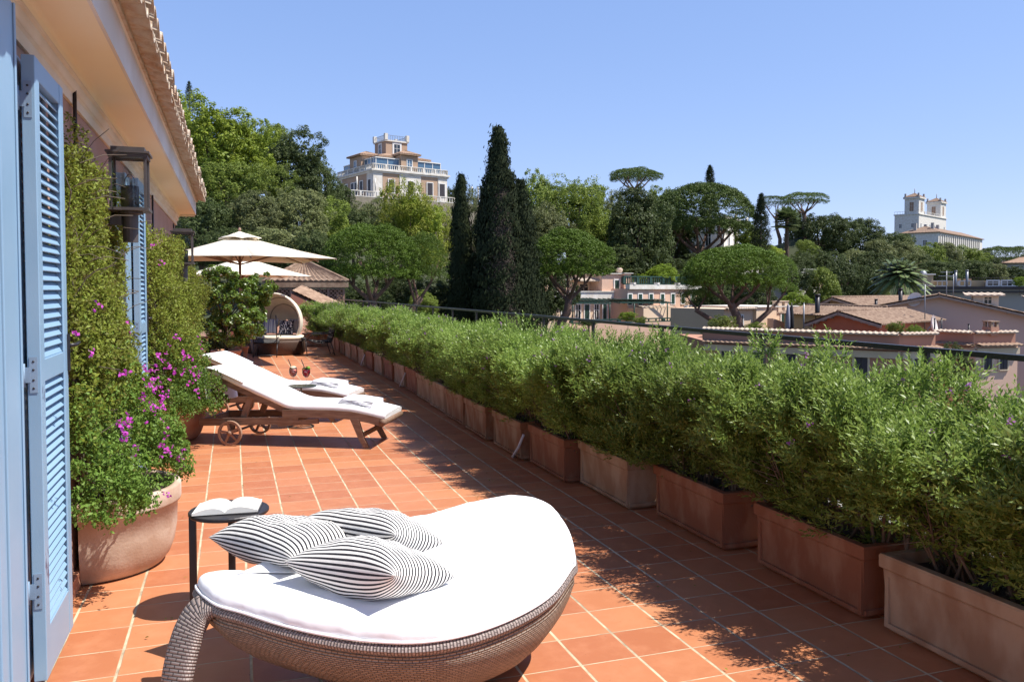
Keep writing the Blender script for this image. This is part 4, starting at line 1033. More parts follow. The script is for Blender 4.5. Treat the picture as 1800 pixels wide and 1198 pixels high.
c=atD(428,600,24.5); umbrella((c.x,c.y),1.60,1.98,2.56,.2,'farther white parasol seen under the edge of the nearer one')

# citrus tree in a pot
def ball_tree(root, c, rx, ry, rz, n, seed, leaf, mat, nclump=70, name='crown'):
    r=np.random.default_rng(seed)
    d=unit(r.normal(0,1,(nclump,3))); cc=d*(r.uniform(.55,1,nclump)[:,None])*np.array([rx,ry,rz])*.88+np.array(c)
    k=r.integers(0,nclump,n); dd=unit(r.normal(0,1,(n,3)))
    rad=(.20*min(rx,rz)/.6*r.uniform(.5,1.25,nclump)*1.1)[k]*(1-np.abs(r.normal(0,.25,n)))
    P=cc[k]+dd*rad[:,None]; Nn=unit(dd*.9+unit(P-np.array(c))*.5+np.array([0,0,.3])+r.normal(0,.35,(n,3))); T=unit(r.normal(0,1,(n,3))+np.array([0,0,-.3]))
    return link(name,card_mesh(name,cards(P,T,Nn,leaf*r.uniform(.7,1.2,n),leaf*.5,.15)),mat,root)
p=ath(398,652,0); ct=empty('citrus_tree',p,0,'bushy dark green citrus tree in a pot under the nearer parasol','tree')
_r=np.random.default_rng(41); _p=random.Random(41); _l=[]
for k in range(22):
    a=_p.uniform(0,6.283); q=_p.uniform(.1,.58); z_=_p.uniform(.72,1.78); q*=1-.45*abs(z_-1.35)/.6; _l.append((.16+q*math.cos(a),q*math.sin(a)*.8,z_,_p.uniform(.17,.27),_p.uniform(.17,.27),_p.uniform(.15,.24)))
_l.append((.1,0,1.25,.42,.4,.42))
_o=link('crown',card_mesh('crown',clumps(_r,_l,19000,.055,330,.080,up=.5,aspect=.5,inner=.25)),'l_orange',ct); _o.scale=(1.25,1.2,1.12); _o.location=(0,0,-.12)
s=MB()
s.tube([(0,0,.40),(.02,0,.6),(0,.02,.85),(.03,0,1.1)],[.035,.032,.03,.02],8)
for k in range(14):
    a=k*2.4; s.tube([(0,0,.7+.03*k),(.2*math.cos(a),.2*math.sin(a),1.0+.03*k),(.5*math.cos(a),.45*math.sin(a),1.15+.05*k)],[.016,.011,.004],5,cap=False)
s.build('trunk','trunk',ct)
MB().lathe([(.20,0),(.25,.2),(.27,.36),(.29,.37),(.29,.42),(.25,.42),(.24,.38),(0,.38)],n=24).build('pot','terracotta_red',ct)

# canopy daybed
c=atD(490,622,20.6); c.z=.004; cb=empty('canopy_daybed',c,-TH-.12,'round daybed with cream folding canopy at the far end of the terrace','daybed')
n=30; RX,RZc=.60,.66
MB().lathe([(.60,0),(.66,.04),(.70,.30),(.70,.34),(.66,.36),(0,.36)],n=36,sx=.98,sy=.9).build('base','rattan',cb)
MB().lathe([(.60,.362),(.65,.38),(.66,.42),(.64,.455),(.5,.47),(0,.475)],n=36,sx=.96,sy=.88).build('seat_cushion','cushion_cream',cb)
rows=[]
for j in range(13):
    phi=math.pi*.5*j/12; row=[]
    for i in range(n+1):
        a=math.radians(-38)+math.radians(256)*i/n
        r_=math.cos(phi); x=RX*1.04*math.cos(a)*r_; z=.84+RZc*math.sin(a)*r_; y=-.10+.72*math.sin(phi)+(z-.4)*-.16
        if z<.40: z=.40
        row.append((x,y,z))
    rows.append(row)
o=MB().grid(rows).build('canopy','cushion_cream',cb); s=o.modifiers.new('t','SOLIDIFY'); s.thickness=.02
MB().tube(rows[0],.026,8).build('canopy_hoop','canvas',cb)
for j in (4,7): MB().tube([(x*.985,y-.01,z-.012 if z>.5 else z) for x,y,z in rows[j]],.009,6).build('canopy_rib','grey_wood',cb)
gp='pillows inside the canopy daybed'
for (px,py,w_,h_,mt,rz_,lab) in ((457,577,.34,.36,'pattern',.15,'small dark patterned cushion at the edge of the canopy daybed'),(476,573,.36,.40,'stripes_blue',.06,'blue and grey striped pillow in the canopy daybed'),(503,575,.38,.38,'pattern',-.05,'dark pillow with white dotted pattern in the canopy daybed'),(517,573,.30,.40,'grey_cloth',-.25,'plain grey pillow against the canopy side')):
    q=atD(px,py,20.55 if mt!='grey_cloth' else 20.7); pillow('pillow',q,math.radians(72),0,-TH+rz_,w_,h_,.06,mt,lab,gp,seed=px)

# lounge chairs with black striped slings
def lounge_chair(c, rz, lab, back=True):
    L=empty('lounge_chair',c,rz,lab,'chair','black striped lounge chairs')
    f=MB(); w=.27
    for s in (-1,1):
        x=s*w
        f.tube([(x,-.30,.40),(x,-.27,.0)],.012,6); f.tube([(x,-.30,.40),(x,0,.30),(x,.32,.33)],.012,6); f.tube([(x,.30,.33),(x,.40,.0)],.012,6)
        f.tube([(x,.32,.33),(x,.48,1.0)],.012,6)
        f.tube([(x+s*.02,-.28,.40),(x+s*.02,-.15,.53),(x+s*.02,.28,.53),(x+s*.02,.38,.56)],.013,6)
    f.tube([(-w,-.29,.36),(w,-.29,.36)],.010,6); f.tube([(-w,.38,.05),(w,.38,.05)],.010,6); f.build('frame','metal_dark',L)
    def strip(pts): 
        P=[[(-w+.01+ (2*w-.02)*i/6,y,z-.012*math.sin(math.pi*i/6)) for i in range(7)] for y,z in pts]
        return MB().grid(P,uv=uvgrid(P))
    o=strip([(-.33,.42),(-.28,.43),(-.1,.37),(.1,.34),(.30,.36)]).build('seat','stripes_chair',L); s=o.modifiers.new('t','SOLIDIFY'); s.thickness=.03
    if back:
        o=strip([(.31,.36),(.36,.52),(.40,.7),(.45,.9),(.48,1.0),(.52,1.06),(.56,1.04),(.55,.95)]).build('backrest','stripes_chair',L); s=o.modifiers.new('t','SOLIDIFY'); s.thickness=.03
    return L
c=ath(556,624,0); c.z=.004; lounge_chair(c,-TH-1.15,'black striped high-backed lounge chair beside the hedge at the far end')
c=ath(470,626,0); c.z=.004; lounge_chair(c,math.pi-TH+.15,'dark lounge chair with its low back turned, in front of the canopy daybed',False)
c=ath(448,622,0); c.z=.004
ot=empty('ottoman',c+Vector((.0,.5,0)),0,'low dark rattan ottoman beside the base of the canopy daybed','ottoman'); MB().lathe([(.34,0),(.38,.05),(.38,.24),(.34,.27),(0,.28)],n=24).build('body','rattan',ot); MB().lathe([(.33,.281),(.36,.30),(.34,.33),(0,.335)],n=24).build('seat_pad','black_cloth',ot)
# garden table, chairs with red seats and low plants behind the citrus tree
c=ath(372,628,0); c.z=.004
gt=empty('garden_table',c,-TH,'dark garden table half hidden behind the citrus tree','table'); MB().bb((-.5,-.4,.68),(.5,.4,.71)).build('table_top','metal_dark',gt)
for a in (-1,1):
    for b in (-1,1): MB().bb((a*.45-.02,b*.35-.02,0),(a*.45+.02,b*.35+.02,.68)).build('leg','metal_dark',gt)
for i,(px,lab) in enumerate(((405,'dark chair with red seat cushion under the parasol, right of the citrus trunk'),(352,'dark chair with red seat cushion under the parasol, left of the citrus trunk'))):
    c=ath(px,630,0); c.z=.004; ch=empty('garden_chair',c,-TH+.3*i,lab,'chair','dark garden chairs with red cushions')
    MB().bb((-.22,-.22,.45),(.22,.22,.50)).build('seat_cushion','red_cloth',ch,bevel=.015)
    for a in (-1,1):
        for b in (-1,1): MB().bb((a*.2-.012,b*.2-.012,0),(a*.2+.012,b*.2+.012,.448 if b<0 else .92)).build('leg','metal_dark',ch)
    MB().bb((-.19,.19,.62),(.19,.205,.92)).build('backrest','black_cloth',ch)
for i,(px,py,D,sc,lab) in enumerate(((372,628,17.2,.30,'low dark pot plant left of the citrus trunk'),(395,632,17.5,.26,'low pot plant with grey-green leaves by the citrus pot'),(425,622,19,.22,'small pot plant beside the rattan ottoman'))):
    c=atD(px,py,D); c.z=.004; rt_=empty('pot_plant',c,0,lab,'plant','pot plants around the citrus tree')
    ball_tree(rt_,(0,0,.34+sc*.4),sc,sc,sc*.8,1500,50+i,.06,'l_dark' if i==0 else 'l_olive',24,'foliage'); MB().lathe([(.11,0),(.15,.26),(.165,.26),(.165,.30),(.13,.30),(0,.28)],n=18).build('pot','terracotta_red',rt_)
for i,px in enumerate((412,424,436)):
    c=atD(px,620,21.8+i*.3); q=empty('terracotta_pillar',(c.x,c.y,.004),-TH,['terracotta-coloured pillar right of the citrus crown','terracotta-coloured pillar behind the ottoman','terracotta-coloured pillar beside the canopy daybed'][i],'pillar','terracotta pillars at the end wall'); MB().bb((-.07,-.07,0),(.07,.07,.58)).build('shaft','terracotta_red',q); MB().bb((-.09,-.09,.582),(.09,.09,.62)).build('cap','terracotta_pale',q)

# ================================================================== BEYOND THE TERRACE
CTRL=[]     # (x,y,z) ground control points, filled as things are set down
def ctrl(p,z): CTRL.append((p[0],p[1],z))
def tiles(mb, A, B, C, D, pitch=.3, amp=.05, rows=8):
    """barrel-tiled roof plane: A-B eave, D-C ridge"""
    A,B,C,D=map(Vector,(A,B,C,D)); nn=(B-A).cross(D-A).normalized(); nn=-nn if nn.z<0 else nn
    wl=max((B-A).length,(C-D).length); n=max(2,int(wl/pitch)); k=4; N_=n*k
    P=[]
    for j in range(rows+1):
        for st in ((0,1) if 0<j<rows else ((0,) if j==0 else (1,))):
            t=j/rows; row=[]; lift=amp*.35*(0 if st else 1)
            for i in range(N_+1):
                s=i/N_; p=A.lerp(B,s).lerp(D.lerp(C,s),t); a=(i%k)/k*2*math.pi
                row.append(p+nn*(amp*(.5+.5*math.cos(a))+lift))
            P.append(row)
    mb.grid(P,smooth=False)
    E=[ (A+nn*-.04), (B+nn*-.04), (C+nn*-.04), (D+nn*-.04)]
    mb.add(E,[(0,1,2,3)]); mb.add([A-nn*.04,B-nn*.04]+P[0][::-1],[tuple(range(2+len(P[0])))]) 
    return mb
def coping(mb, A, B, w=.35, pitch=.26, amp=.05):
    A=Vector(A);B=Vector(B); d=(B-A).normalized(); s=d.cross(Vector((0,0,1)))
    tiles(mb, A+s*w, B+s*w, B-s*w*.2+Vector((0,0,.10)), A-s*w*.2+Vector((0,0,.10)), pitch, amp, 1)
class House:
    def __init__(s, name, lab, pl, Dl, pr, Dr, cat='building', group=None, zref=0):
        a=atD(pl,509,Dl); b=atD(pr,509,Dr); a.z=b.z=0; s.D=Dl; s.s=Dl/F_; s.pl=pl
        d=b-a; s.W=d.length; s.ang=math.atan2(d.y,d.x); s.a=a
        s.e=empty(name,a,s.ang,lab,cat,group); s.ez=0
    def z(s,py,D=None): return H+(509-py)*(D or s.D)/F_
    def x(s,px):
        r_=ray(px,509); ux,uy=math.cos(s.ang),math.sin(s.ang); den=ux*r_[1]-uy*r_[0]
        return (s.a.y*r_[0]-s.a.x*r_[1])/den
    def ctl(s,z,dep=8):
        for x in (0,s.W):
            for y in (-1,dep):
                p=s.a+Vector((x*math.cos(s.ang)-y*math.sin(s.ang),x*math.sin(s.ang)+y*math.cos(s.ang),0)); ctrl(p,z)
    def box(s,name,mat,a,b,parent=None): return MB().bb(a,b).build(name,mat,parent or s.e)
def win(h, face, u, z, w, hgt, frame='white_frame', pane='glass_dark', ft=.14, shut=None, par=None, arch=False):
    """a framed window on a wall face; face=(origin, along, outward)"""
    o,a,n=[Vector(q) for q in face]; Z=Vector((0,0,1))
    def B(mb,u0,u1,z0,z1,d0,d1):
        vs=[o+a*uu+n*dd+Z*zz for uu in (u0,u1) for dd in (d0,d1) for zz in (z0,z1)]
        mb.add(vs,[(0,1,3,2),(4,6,7,5),(0,4,5,1),(2,3,7,6),(0,2,6,4),(1,5,7,3)]); return mb
    m=MB(); u0=u-w/2;u1=u+w/2
    B(m,u0-ft,u0,z-ft*.6,z+hgt+ft,.002,.07);B(m,u1,u1+ft,z-ft*.6,z+hgt+ft,.002,.07);B(m,u0,u1,z+hgt,z+hgt+ft,.002,.07);B(m,u0-ft*.4,u1+ft*.4,z-ft*.6,z,.004,.11)
    f=m.build('window',frame,par or h)
    B(MB(),u0,u1,z,z+hgt,.001,.012).build('pane',pane,f)
    if not shut: 
        q=MB(); B(q,u-.03,u+.03,z,z+hgt,.013,.03); B(q,u0,u1,z+hgt*.6,z+hgt*.6+.05,.013,.028); q.build('glazing_bar',frame,f)
    else:
        q=MB(); B(q,u0+.01,u-.015,z+.02,z+hgt-.02,.013,.045); B(q,u+.015,u1-.01,z+.02,z+hgt-.02,.013,.045)
        q.build('shutter',shut,f)
    return f
def balustrade(mb, A, B, h=.9, step=.45):
    A=Vector(A);B=Vector(B); L=(B-A).length; n=max(2,int(L/step)); d=(B-A)/n
    mb.beam(A+Vector((0,0,h-.06)),B+Vector((0,0,h-.06)),.26,.12); mb.beam(A+Vector((0,0,.06)),B+Vector((0,0,.06)),.24,.12)
    for i in range(n+1):
        p=A+d*i; w_=.3 if i%6==0 else .11; mb.box((p.x,p.y,p.z+h/2),(w_,w_,h-.22))
    return mb

# ---- villa on the hill
v=House('hilltop_villa','tall ochre and white villa with a square rooftop tower on the wooded hill',657,140,786,148.6)
e=v.e; W=v.W; Dp=14.2
zc=v.z(300.5); 
b=MB().bb((0,0,6),(W,Dp,zc)); b.build('wall','villa_cream',e)
m=MB(); m.bb((-.45,-.45,zc),(W+.45,Dp+.45,zc+.28)).bb((-.25,-.25,zc-.3),(W+.25,Dp+.25,zc-.003)); m.build('cornice','white_stone',e)
m=MB()
for a_,b_ in (((0,0),(W,0)),((0,0),(0,Dp)),((W,0),(W,Dp))): balustrade(m,(a_[0],a_[1],zc+.28),(b_[0],b_[1],zc+.28),.95,.4)
m.build('balustrade','white_stone',e)
for x0,x1 in ((0,1.7),(5.0,9.2),(12.7,W)): MB().bb((x0,-.12,6),(x1,-.002,zc-.31)).build('pilaster','white_stone',e)
for y0,y1 in ((0,2.2),(12.2,Dp)): MB().bb((-.12,y0,6),(-.002,y1,zc-.31)).build('pilaster','white_stone',e)
MB().bb((-.06,2.3,6),(-.003,12.1,zc-.31)).bb((1.8,-.06,6),(4.9,-.003,zc-.31)).bb((9.3,-.06,6),(12.6,-.003,zc-.31)).build('wall_panel','villa_ochre',e)
fr=((0,-.12,0),(1,0,0),(0,-1,0)); lf=((-.12,0,0),(0,1,0),(-1,0,0)); z0=v.z(337)
for u in (3.4,7.1,11,13.5): win(e,fr,u,z0,1.1,2.2,shut='dark_shutter')
for u in (1.1,6.3,7.8,13.1,4.2,10.3): win(e,lf,u,z0,1.05,2.1,shut='dark_shutter')
m=MB()
m.bb((2.6,2.6,zc+.2),(12.2,12.2,zc+2.9)); m.bb((5.5,.25,zc+.2),(8.8,2.59,zc+3.15)); m.bb((.25,5.0,zc+.2),(2.59,9.6,zc+3.15)); m.bb((12.21,4,zc+.2),(14.1,9,zc+2.7)); m.build('upper_storey','villa_ochre',e)
def hip(mb,x0,x1,y0,y1,z,hh,o=.45,pitch=.45):
    x0-=o;x1+=o;y0-=o;y1+=o; cx_,cy_=(x0+x1)/2,(y0+y1)/2; r=min(x1-x0,y1-y0)/2
    if x1-x0>y1-y0: r1=(x0+r,cy_,z+hh); r2=(x1-r,cy_,z+hh)
    else: r1=(cx_,y0+r,z+hh); r2=(cx_,y1-r,z+hh)
    A,B,C,D=(x0,y0,z),(x1,y0,z),(x1,y1,z),(x0,y1,z)
    if x1-x0>y1-y0: tiles(mb,A,B,r2,r1,pitch); tiles(mb,C,D,r1,r2,pitch); tiles(mb,B,C,r2,r2,pitch); tiles(mb,D,A,r1,r1,pitch)
    else: tiles(mb,A,B,r1,r1,pitch); tiles(mb,C,D,r2,r2,pitch); tiles(mb,B,C,r2,r1,pitch); tiles(mb,D,A,r1,r2,pitch)
    mb.bb((x0,y0,z-.22),(x1,y1,z-.05)); return mb
m=MB(); hip(m,2.6,12.2,2.6,12.2,zc+3.1,1.5); hip(m,5.5,8.8,.25,4.0,zc+3.4,.9); hip(m,.25,4.0,5.0,9.6,zc+3.4,.9); hip(m,12.2,14.1,4,9,zc+2.9,.5); m.build('roof','rooftile_b',e)
for nm,a_,b_ in (('veranda',(1.0,.9,zc+.25),(5.45,2.58,zc+2.35)),('veranda',(8.85,.9,zc+.25),(13.8,2.58,zc+2.35)),('veranda',(.9,9.65,zc+.25),(2.58,13.4,zc+2.2)),('veranda',(.9,2.6,zc+.25),(2.58,4.95,zc+2.35))):
    o=MB().bb(a_,b_).build(nm,'glass_blue',e); q=MB()
    q.bb((a_[0]-.15,a_[1]-.15,b_[2]),(b_[0],b_[1],b_[2]+.16))
    nx=max(2,int((b_[0]-a_[0])/1.6)); ny=max(2,int((b_[1]-a_[1])/1.3))
    for i in range(nx+1): x_=a_[0]+(b_[0]-a_[0])*i/nx; q.bb((x_-.06,a_[1]-.05,a_[2]),(x_+.06,a_[1]-.003,b_[2]))
    for i in range(ny+1): y_=a_[1]+(b_[1]-a_[1])*i/ny; q.bb((a_[0]-.05,y_-.06,a_[2]),(a_[0]-.003,y_+.06,b_[2]))
    q.build('frame','white_frame',o)
win(e,((5.5,.25,0),(1,0,0),(0,-1,0)),1.65,zc+.5,.9,1.9,pane='glass_blue'); win(e,((.25,5.0,0),(0,1,0),(-1,0,0)),2.3,zc+.5,.9,1.9,pane='glass_blue')
zt=v.z(249.5,147)
m=MB().bb((5.1,5.1,zc+2),(9.4,9.4,zt)); m.build('tower','villa_ochre',e)
MB().bb((4.9,4.9,zt),(9.6,9.6,zt+.25)).build('tower_cornice','white_stone',e)
for a_ in (5.1,9.4):
    for b_ in (5.1,9.4): MB().bb((a_-.28,b_-.28,zt+.25),(a_+.28,b_+.28,zt+1.35)).build('corner_post','white_stone',e)
m=MB()
for i in range(12):
    t=5.4+i*.34
    for q in ((t,5.1),(5.1,t),(t,9.4),(9.4,t)): m.bb((q[0]-.03,q[1]-.03,zt+.25),(q[0]+.03,q[1]+.03,zt+1.1))
for a_,b_ in (((5.1,5.1),(9.4,5.1)),((5.1,5.1),(5.1,9.4)),((9.4,5.1),(9.4,9.4)),((5.1,9.4),(9.4,9.4))): m.beam((*a_,zt+1.1),(*b_,zt+1.1),.06,.06)
m.build('iron_railing','grey_metal',e)
win(e,((5.1,5.1,0),(1,0,0),(0,-1,0)),2.2,zt-2.3,1.2,1.9,ft=.3); win(e,((5.1,5.1,0),(0,1,0),(-1,0,0)),2.2,zt-2.3,.9,1.9,ft=.3)
# garden terrace below it
m=MB(); zg=v.z(352); m.bb((-7,-3.5,4),(W+6,-.3,zg)); m.bb((-7,-.29,4),(-.3,Dp,zg-.02)); m.build('terrace_wall','tufa',e)
m=MB(); balustrade(m,(-7,-3.4,zg),(W+6,-3.4,zg),1.0,.5); balustrade(m,(-6.9,-3.4,zg),(-6.9,Dp,zg),1.0,.5); m.build('garden_balustrade','white_stone',e)
for x_ in (-4.5,-1.2,W+3.3,W+4.6): MB().tube([(x_,-3.2,zg+1.0),(x_,-3.2,zg+3.2)],.12,8).build('lamp_column','white_stone',e)
v.ctl(9,16)

# ---- twin-towered palace far right
v=House('twin_tower_palace','distant white palace with twin belvedere towers crowning the far hill',1613,420,1661,449)
e=v.e; W=v.W; Dp=12; zt=v.z(377)
MB().bb((0,0,12),(W,Dp,zt)).build('wall','white_stone',e)
MB().bb((-.4,-.4,zt),(W+.4,Dp+.4,zt+.5)).build('cornice','white_stone',e)
m=MB(); balustrade(m,(8,0,zt+.5),(W-9,0,zt+.5),1.4,1.2); balustrade(m,(0,6.5,zt+.5),(0,Dp,zt+.5),1.4,1.2); m.build('balustrade','white_stone',e)
for x0,x1 in ((.2,8.2),(W-8.6,W-.2)):
    t=MB().bb((x0,.2,zt+.3),(x1,7.2,zt+8.2)).build('tower','white_stone',e)
    MB().bb((x0-.6,-.4,zt+8.2),(x1+.6,7.8,zt+8.9)).build('tower_cornice','white_stone',t)
    m=MB(); hip(m,x0,x1,.2,7.2,zt+9.1,2.2,.5,1.0); m.build('tower_roof','rooftile_far',t)
    for a_ in (x0+.3,x1-.3):
        for b_ in (.5,6.9): MB().bb((a_-.4,b_-.4,zt+8.9),(a_+.4,b_+.4,zt+10.9)).build('corner_pinnacle','house_grey',t)
    MB().tube([((x0+x1)/2,3.7,zt+11.2),((x0+x1)/2,3.7,zt+13.6)],.18,6).build('finial','house_grey',t)
    win(e,((x0,.2,0),(1,0,0),(0,-1,0)),4,zt+1.8,2.2,4.6,ft=.5,frame='white_stone',pane='rooftile_b',par=t); win(e,((x0,.2,0),(0,1,0),(-1,0,0)),3.5,zt+1.8,2.0,4.6,ft=.5,frame='white_stone',pane='rooftile_b',par=t)
for u in (3,9,16,23,30,38): win(e,((0,0,0),(1,0,0),(0,-1,0)),u,zt-6.5,1.2,2.0,ft=.25)
for u in (3,9): win(e,((0,0,0),(0,1,0),(-1,0,0)),u,zt-6.5,1.3,2.0,ft=.25); 
for u in (3.3,): win(e,((0,0,0),(0,1,0),(-1,0,0)),u,zt-12,1.3,2.0,ft=.25)
v.ctl(16,15)
v=House('palace_wing','long low white wing with tiled roof in front of the twin-towered palace',1648,330,1725,379)
e=v.e; W=v.W; zt=v.z(409)
MB().bb((0,0,6),(W,14,zt)).build('wall','white_stone',e); m=MB(); hip(m,0,W,0,14,zt+.3,3.0,.7,1.2); m.build('roof','rooftile_far',e)
for i in range(20): 
    MB().bb((1.5+i*3.1,-.3,8),(2.3+i*3.1,-.003,zt-.6)).build('buttress','house_grey',e)
win(e,((0,0,0),(0,1,0),(-1,0,0)),5,zt-5,1.6,2.2,ft=.25)
for x_,y_ in ((4,3),(12,8),(2,9),(18,5),(30,9)): MB().bb((x_,y_,zt+1),(x_+1.1,y_+1.1,zt+4.4)).build('chimney','house_grey',e); v.ctl(12,18)

# ---- white palace half hidden by the large pine
v=House('white_palace','white stone palace glimpsed between the trunks of the big umbrella pine',1272,128,1298,135)
e=v.e; W=v.W; zt=v.z(384)
MB().bb((0,0,-6),(W,11,zt)).build('wall','white_stone',e); MB().bb((-.3,-.3,zt),(W+.3,11.3,zt+.4)).build('cornice','white_stone',e)
for u in (W*.3,W*.68): win(e,((0,0,0),(1,0,0),(0,-1,0)),u,zt-4.2,.8,2.2,ft=.16)
for u in (2.5,5.5,8.5): win(e,((0,0,0),(0,1,0),(-1,0,0)),u,zt-4.2,.8,2.2,ft=.16)
m=MB(); zg=v.z(437); m.bb((-9,-4,-6),(W+1,-.2,zg-1)); m.build('terrace_wall','white_stone',e); m=MB(); balustrade(m,(-9,-3.9,zg-1),(W+1,-3.9,zg-1),1.0,.5)
for x_ in (-6.4,-.4): m.tube([(x_,-3.6,zg-1),(x_,-3.6,zg+4.6)],.20,8)
m.build('balustrade','white_stone',e)
v.ctl(-2,12)

# ---- pink house with pergola
v=House('pink_villa','pink villa with white parapets and green pergola behind the umbrella pine',932,80,1160,88)
e=v.e; X=v.x; Z=v.z
MB().bb((X(932),0,-14),(X(1092),9,Z(522))).build('wall','house_peach',e)
MB().bb((X(946),-.5,Z(526)),(X(1084),.0-.003,Z(513))).bb((X(940),-.6,Z(513)),(X(1086),.3,Z(511.5))).build('balcony_parapet','white_stone',e)
MB().bb((X(950),1.8,Z(521.9)),(X(1060),9,Z(491))).build('upper_storey','house_pink',e)
MB().bb((X(946),1.6,Z(491)),(X(1062),9.2,Z(488.5))).build('cornice','white_stone',e)
for a_,b_ in ((975,1000),(1032,1055)): win(e,((0,1.8,0),(1,0,0),(0,-1,0)),(X(a_)+X(b_))/2,Z(511),(b_-a_)*v.s*.8,Z(499)-Z(511),frame='house_peach')
m=MB(); tiles(m,(X(1022),.2,Z(493)),(X(1056),.2,Z(493)),(X(1056),1.8,Z(488)),(X(1022),1.8,Z(488)),.35,.07,3); m.build('porch_roof','rooftile',e)
m=MB().bb((X(1056),-.2,-14),(X(1091),6,Z(480))); m.build('chimney_block','house_pink',e)
m=MB().bb((X(1091.1),-.6,-14),(X(1103),3,Z(479))); m.build('chimney_block','house_pink',e)
MB().bb((X(1054),-.4,Z(480)),(X(1092),6.2,Z(478.6))).bb((X(1089),-.8,Z(479)+.002),(X(1105),3.2,Z(477.6))).build('chimney_cap','white_stone',e)
for px_,s_ in ((1096.5,1.0),(1069,.8)):
    MB().lathe([(.12,0),(.3,.1),(.38,.3),(.35,.45),(.2,.5),(.26,.56),(0,.56)],c=(X(px_),.8,Z(477.6)),n=16).build('urn','terracotta_pale',e)
win(e,((X(1056),-.2,0),(1,0,0),(0,-1,0)),X(1082)-X(1056),Z(515),.55,1.3,shut='green_shutter')
fr=((0,0,0),(1,0,0),(0,-1,0))
for a_,b_,mt in ((1010,1022,None),(1025,1038,'green_shutter'),(1043,1054,None),(1056-.5,1066,'green_shutter'),(985,998,'green_shutter')):
    win(e,(fr if a_<1050 else ((0,-.21,0),(1,0,0),(0,-1,0))),(X(a_)+X(b_))/2,Z(563),(b_-a_)*v.s*.8,Z(536)-Z(563),shut=mt,pane='glass_dark',ft=.1)
MB().bb((X(990),-4.2,-14),(X(1131),-.61,Z(578))).bb((X(990),-4.6,-14),(X(1135),-4.21,Z(567))).build('terrace_wall','house_pink',e)
m=MB(); balustrade(m,(X(960),-4.4,Z(567)),(X(1130),-4.4,Z(567)),.4,.9); m.build('terrace_railing','green_shutter',e)
pg=MB()
for a_,b_ in ((962,1030),(1045,1135)):
    for i in range(12): x_=X(a_)+(X(b_)-X(a_))*i/11; pg.beam((x_,-.62,Z(524 if a_<1000 else 525)),(x_,-4.2,Z(531 if a_<1000 else 533)),.10,.08)
    pg.beam((X(a_),-4.2,Z(531.5)),(X(b_),-4.2,Z(533)),.14,.12)
    pg.beam((X(a_),-2.4,Z(528.5)),(X(b_),-2.4,Z(529.5)),1.6,.05,up=(0,.2,1))
for px_ in (965,1028,1070,1127): pg.tube([(X(px_),-4.2,Z(566)),(X(px_),-4.2,Z(531))],.07,6)
pg.build('pergola','green_shutter',e)
v.ctl(-9,9)
v=House('pink_annex','lower pink wing with a row of green shutters and a roof garden',1103.5,83,1228,91)
e=v.e; X=v.x; Z=v.z
MB().bb((0,0,-14),(v.W,9,Z(507))).build('wall','house_pink',e)
MB().bb((-.0,-.25,Z(508)),(v.W+.2,.3,Z(500))).build('parapet','white_stone',e)
for px_ in (1112,1154,1190,1226): MB().bb((X(px_)-.18,-.3,Z(500)),(X(px_)+.18,.2,Z(496))).build('parapet_post','white_stone',e)
m=MB(); balustrade(m,(0,.6,Z(500)),(v.W,.6,Z(500)),.9,.35); m.build('roof_railing','green_shutter',e)
for px_ in (1107,1125,1144,1164,1182.5,1200,1217): win(e,((0,0,0),(1,0,0),(0,-1,0)),X(px_),Z(535.5),.56,Z(517)-Z(535.5),shut='green_shutter',ft=.11)
m=MB(); coping(m,(X(1104),-1.2,Z(540)),(X(1160),-1.2,Z(540)),.6,.4,.08); m.build('ledge_tiles','rooftile',e)
MB().bb((X(1104),-2.0,-14),(X(1160),-.01,Z(541))).build('lower_wall','house_peach',e)
MB().bb((X(1160.5),-3.0,-14),(X(1228),-.01,Z(549))).build('lower_wall','house_peach',e)
MB().bb((X(1160),-3.3,Z(549)),(X(1262),-.012,Z(547.5))).build('terrace_slab','white_stone',e)
m=MB(); balustrade(m,(X(1161),-3.2,Z(547.5)),(X(1260),-3.2,Z(547.5)),.62,.7); m.build('balustrade','white_stone',e)
for a_ in (1178.5,1212.5): win(e,((0,-3.0,0),(1,0,0),(0,-1,0)),X(a_),Z(582),.42,Z(558)-Z(582),shut='dark_shutter',ft=.1)
MB().bb((X(1229),-3.0,-14),(X(1262),-.1,Z(549.2))).build('side_wall','villa_cream',e)
v.ctl(-9,9)

# ---- small cream house with green doors
v=House('cream_house','small cream house with green doors and an outside stair below the second umbrella pine',1278,64,1402,69)
e=v.e; X=v.x; Z=v.z
MB().bb((0,.3,-14),(X(1330)-.003,6,Z(543))).bb((X(1330),0,-14),(v.W,6,Z(541))).build('wall','house_peach',e)
m=MB(); coping(m,(0,.2,Z(543)),(X(1330),.2,Z(543)),.3,.26,.05); m.build('roof_edge','rooftile',e)
MB().bb((X(1330),-.12,Z(541)),(v.W+.12,6.1,Z(539.3))).build('cornice','white_stone',e)
m=MB().bb((X(1367),-.1,Z(552)),(X(1373),.5,Z(531))).bb((X(1378),-.1,Z(552)),(X(1384),.5,Z(531))).bb((X(1366),-.15,Z(531)),(X(1385),.55,Z(529.6))); m.build('chimney','house_peach',e)
for a_,w_ in ((1376,9),(1391,8)): win(e,((0,0,0),(1,0,0),(0,-1,0)),X(a_),Z(572),w_*v.s,Z(552)-Z(572),shut='green_shutter',ft=.12)
for a_ in (1299,1309): win(e,((0,.3,0),(1,0,0),(0,-1,0)),X(a_),Z(575),.30,Z(555)-Z(575),ft=.08)
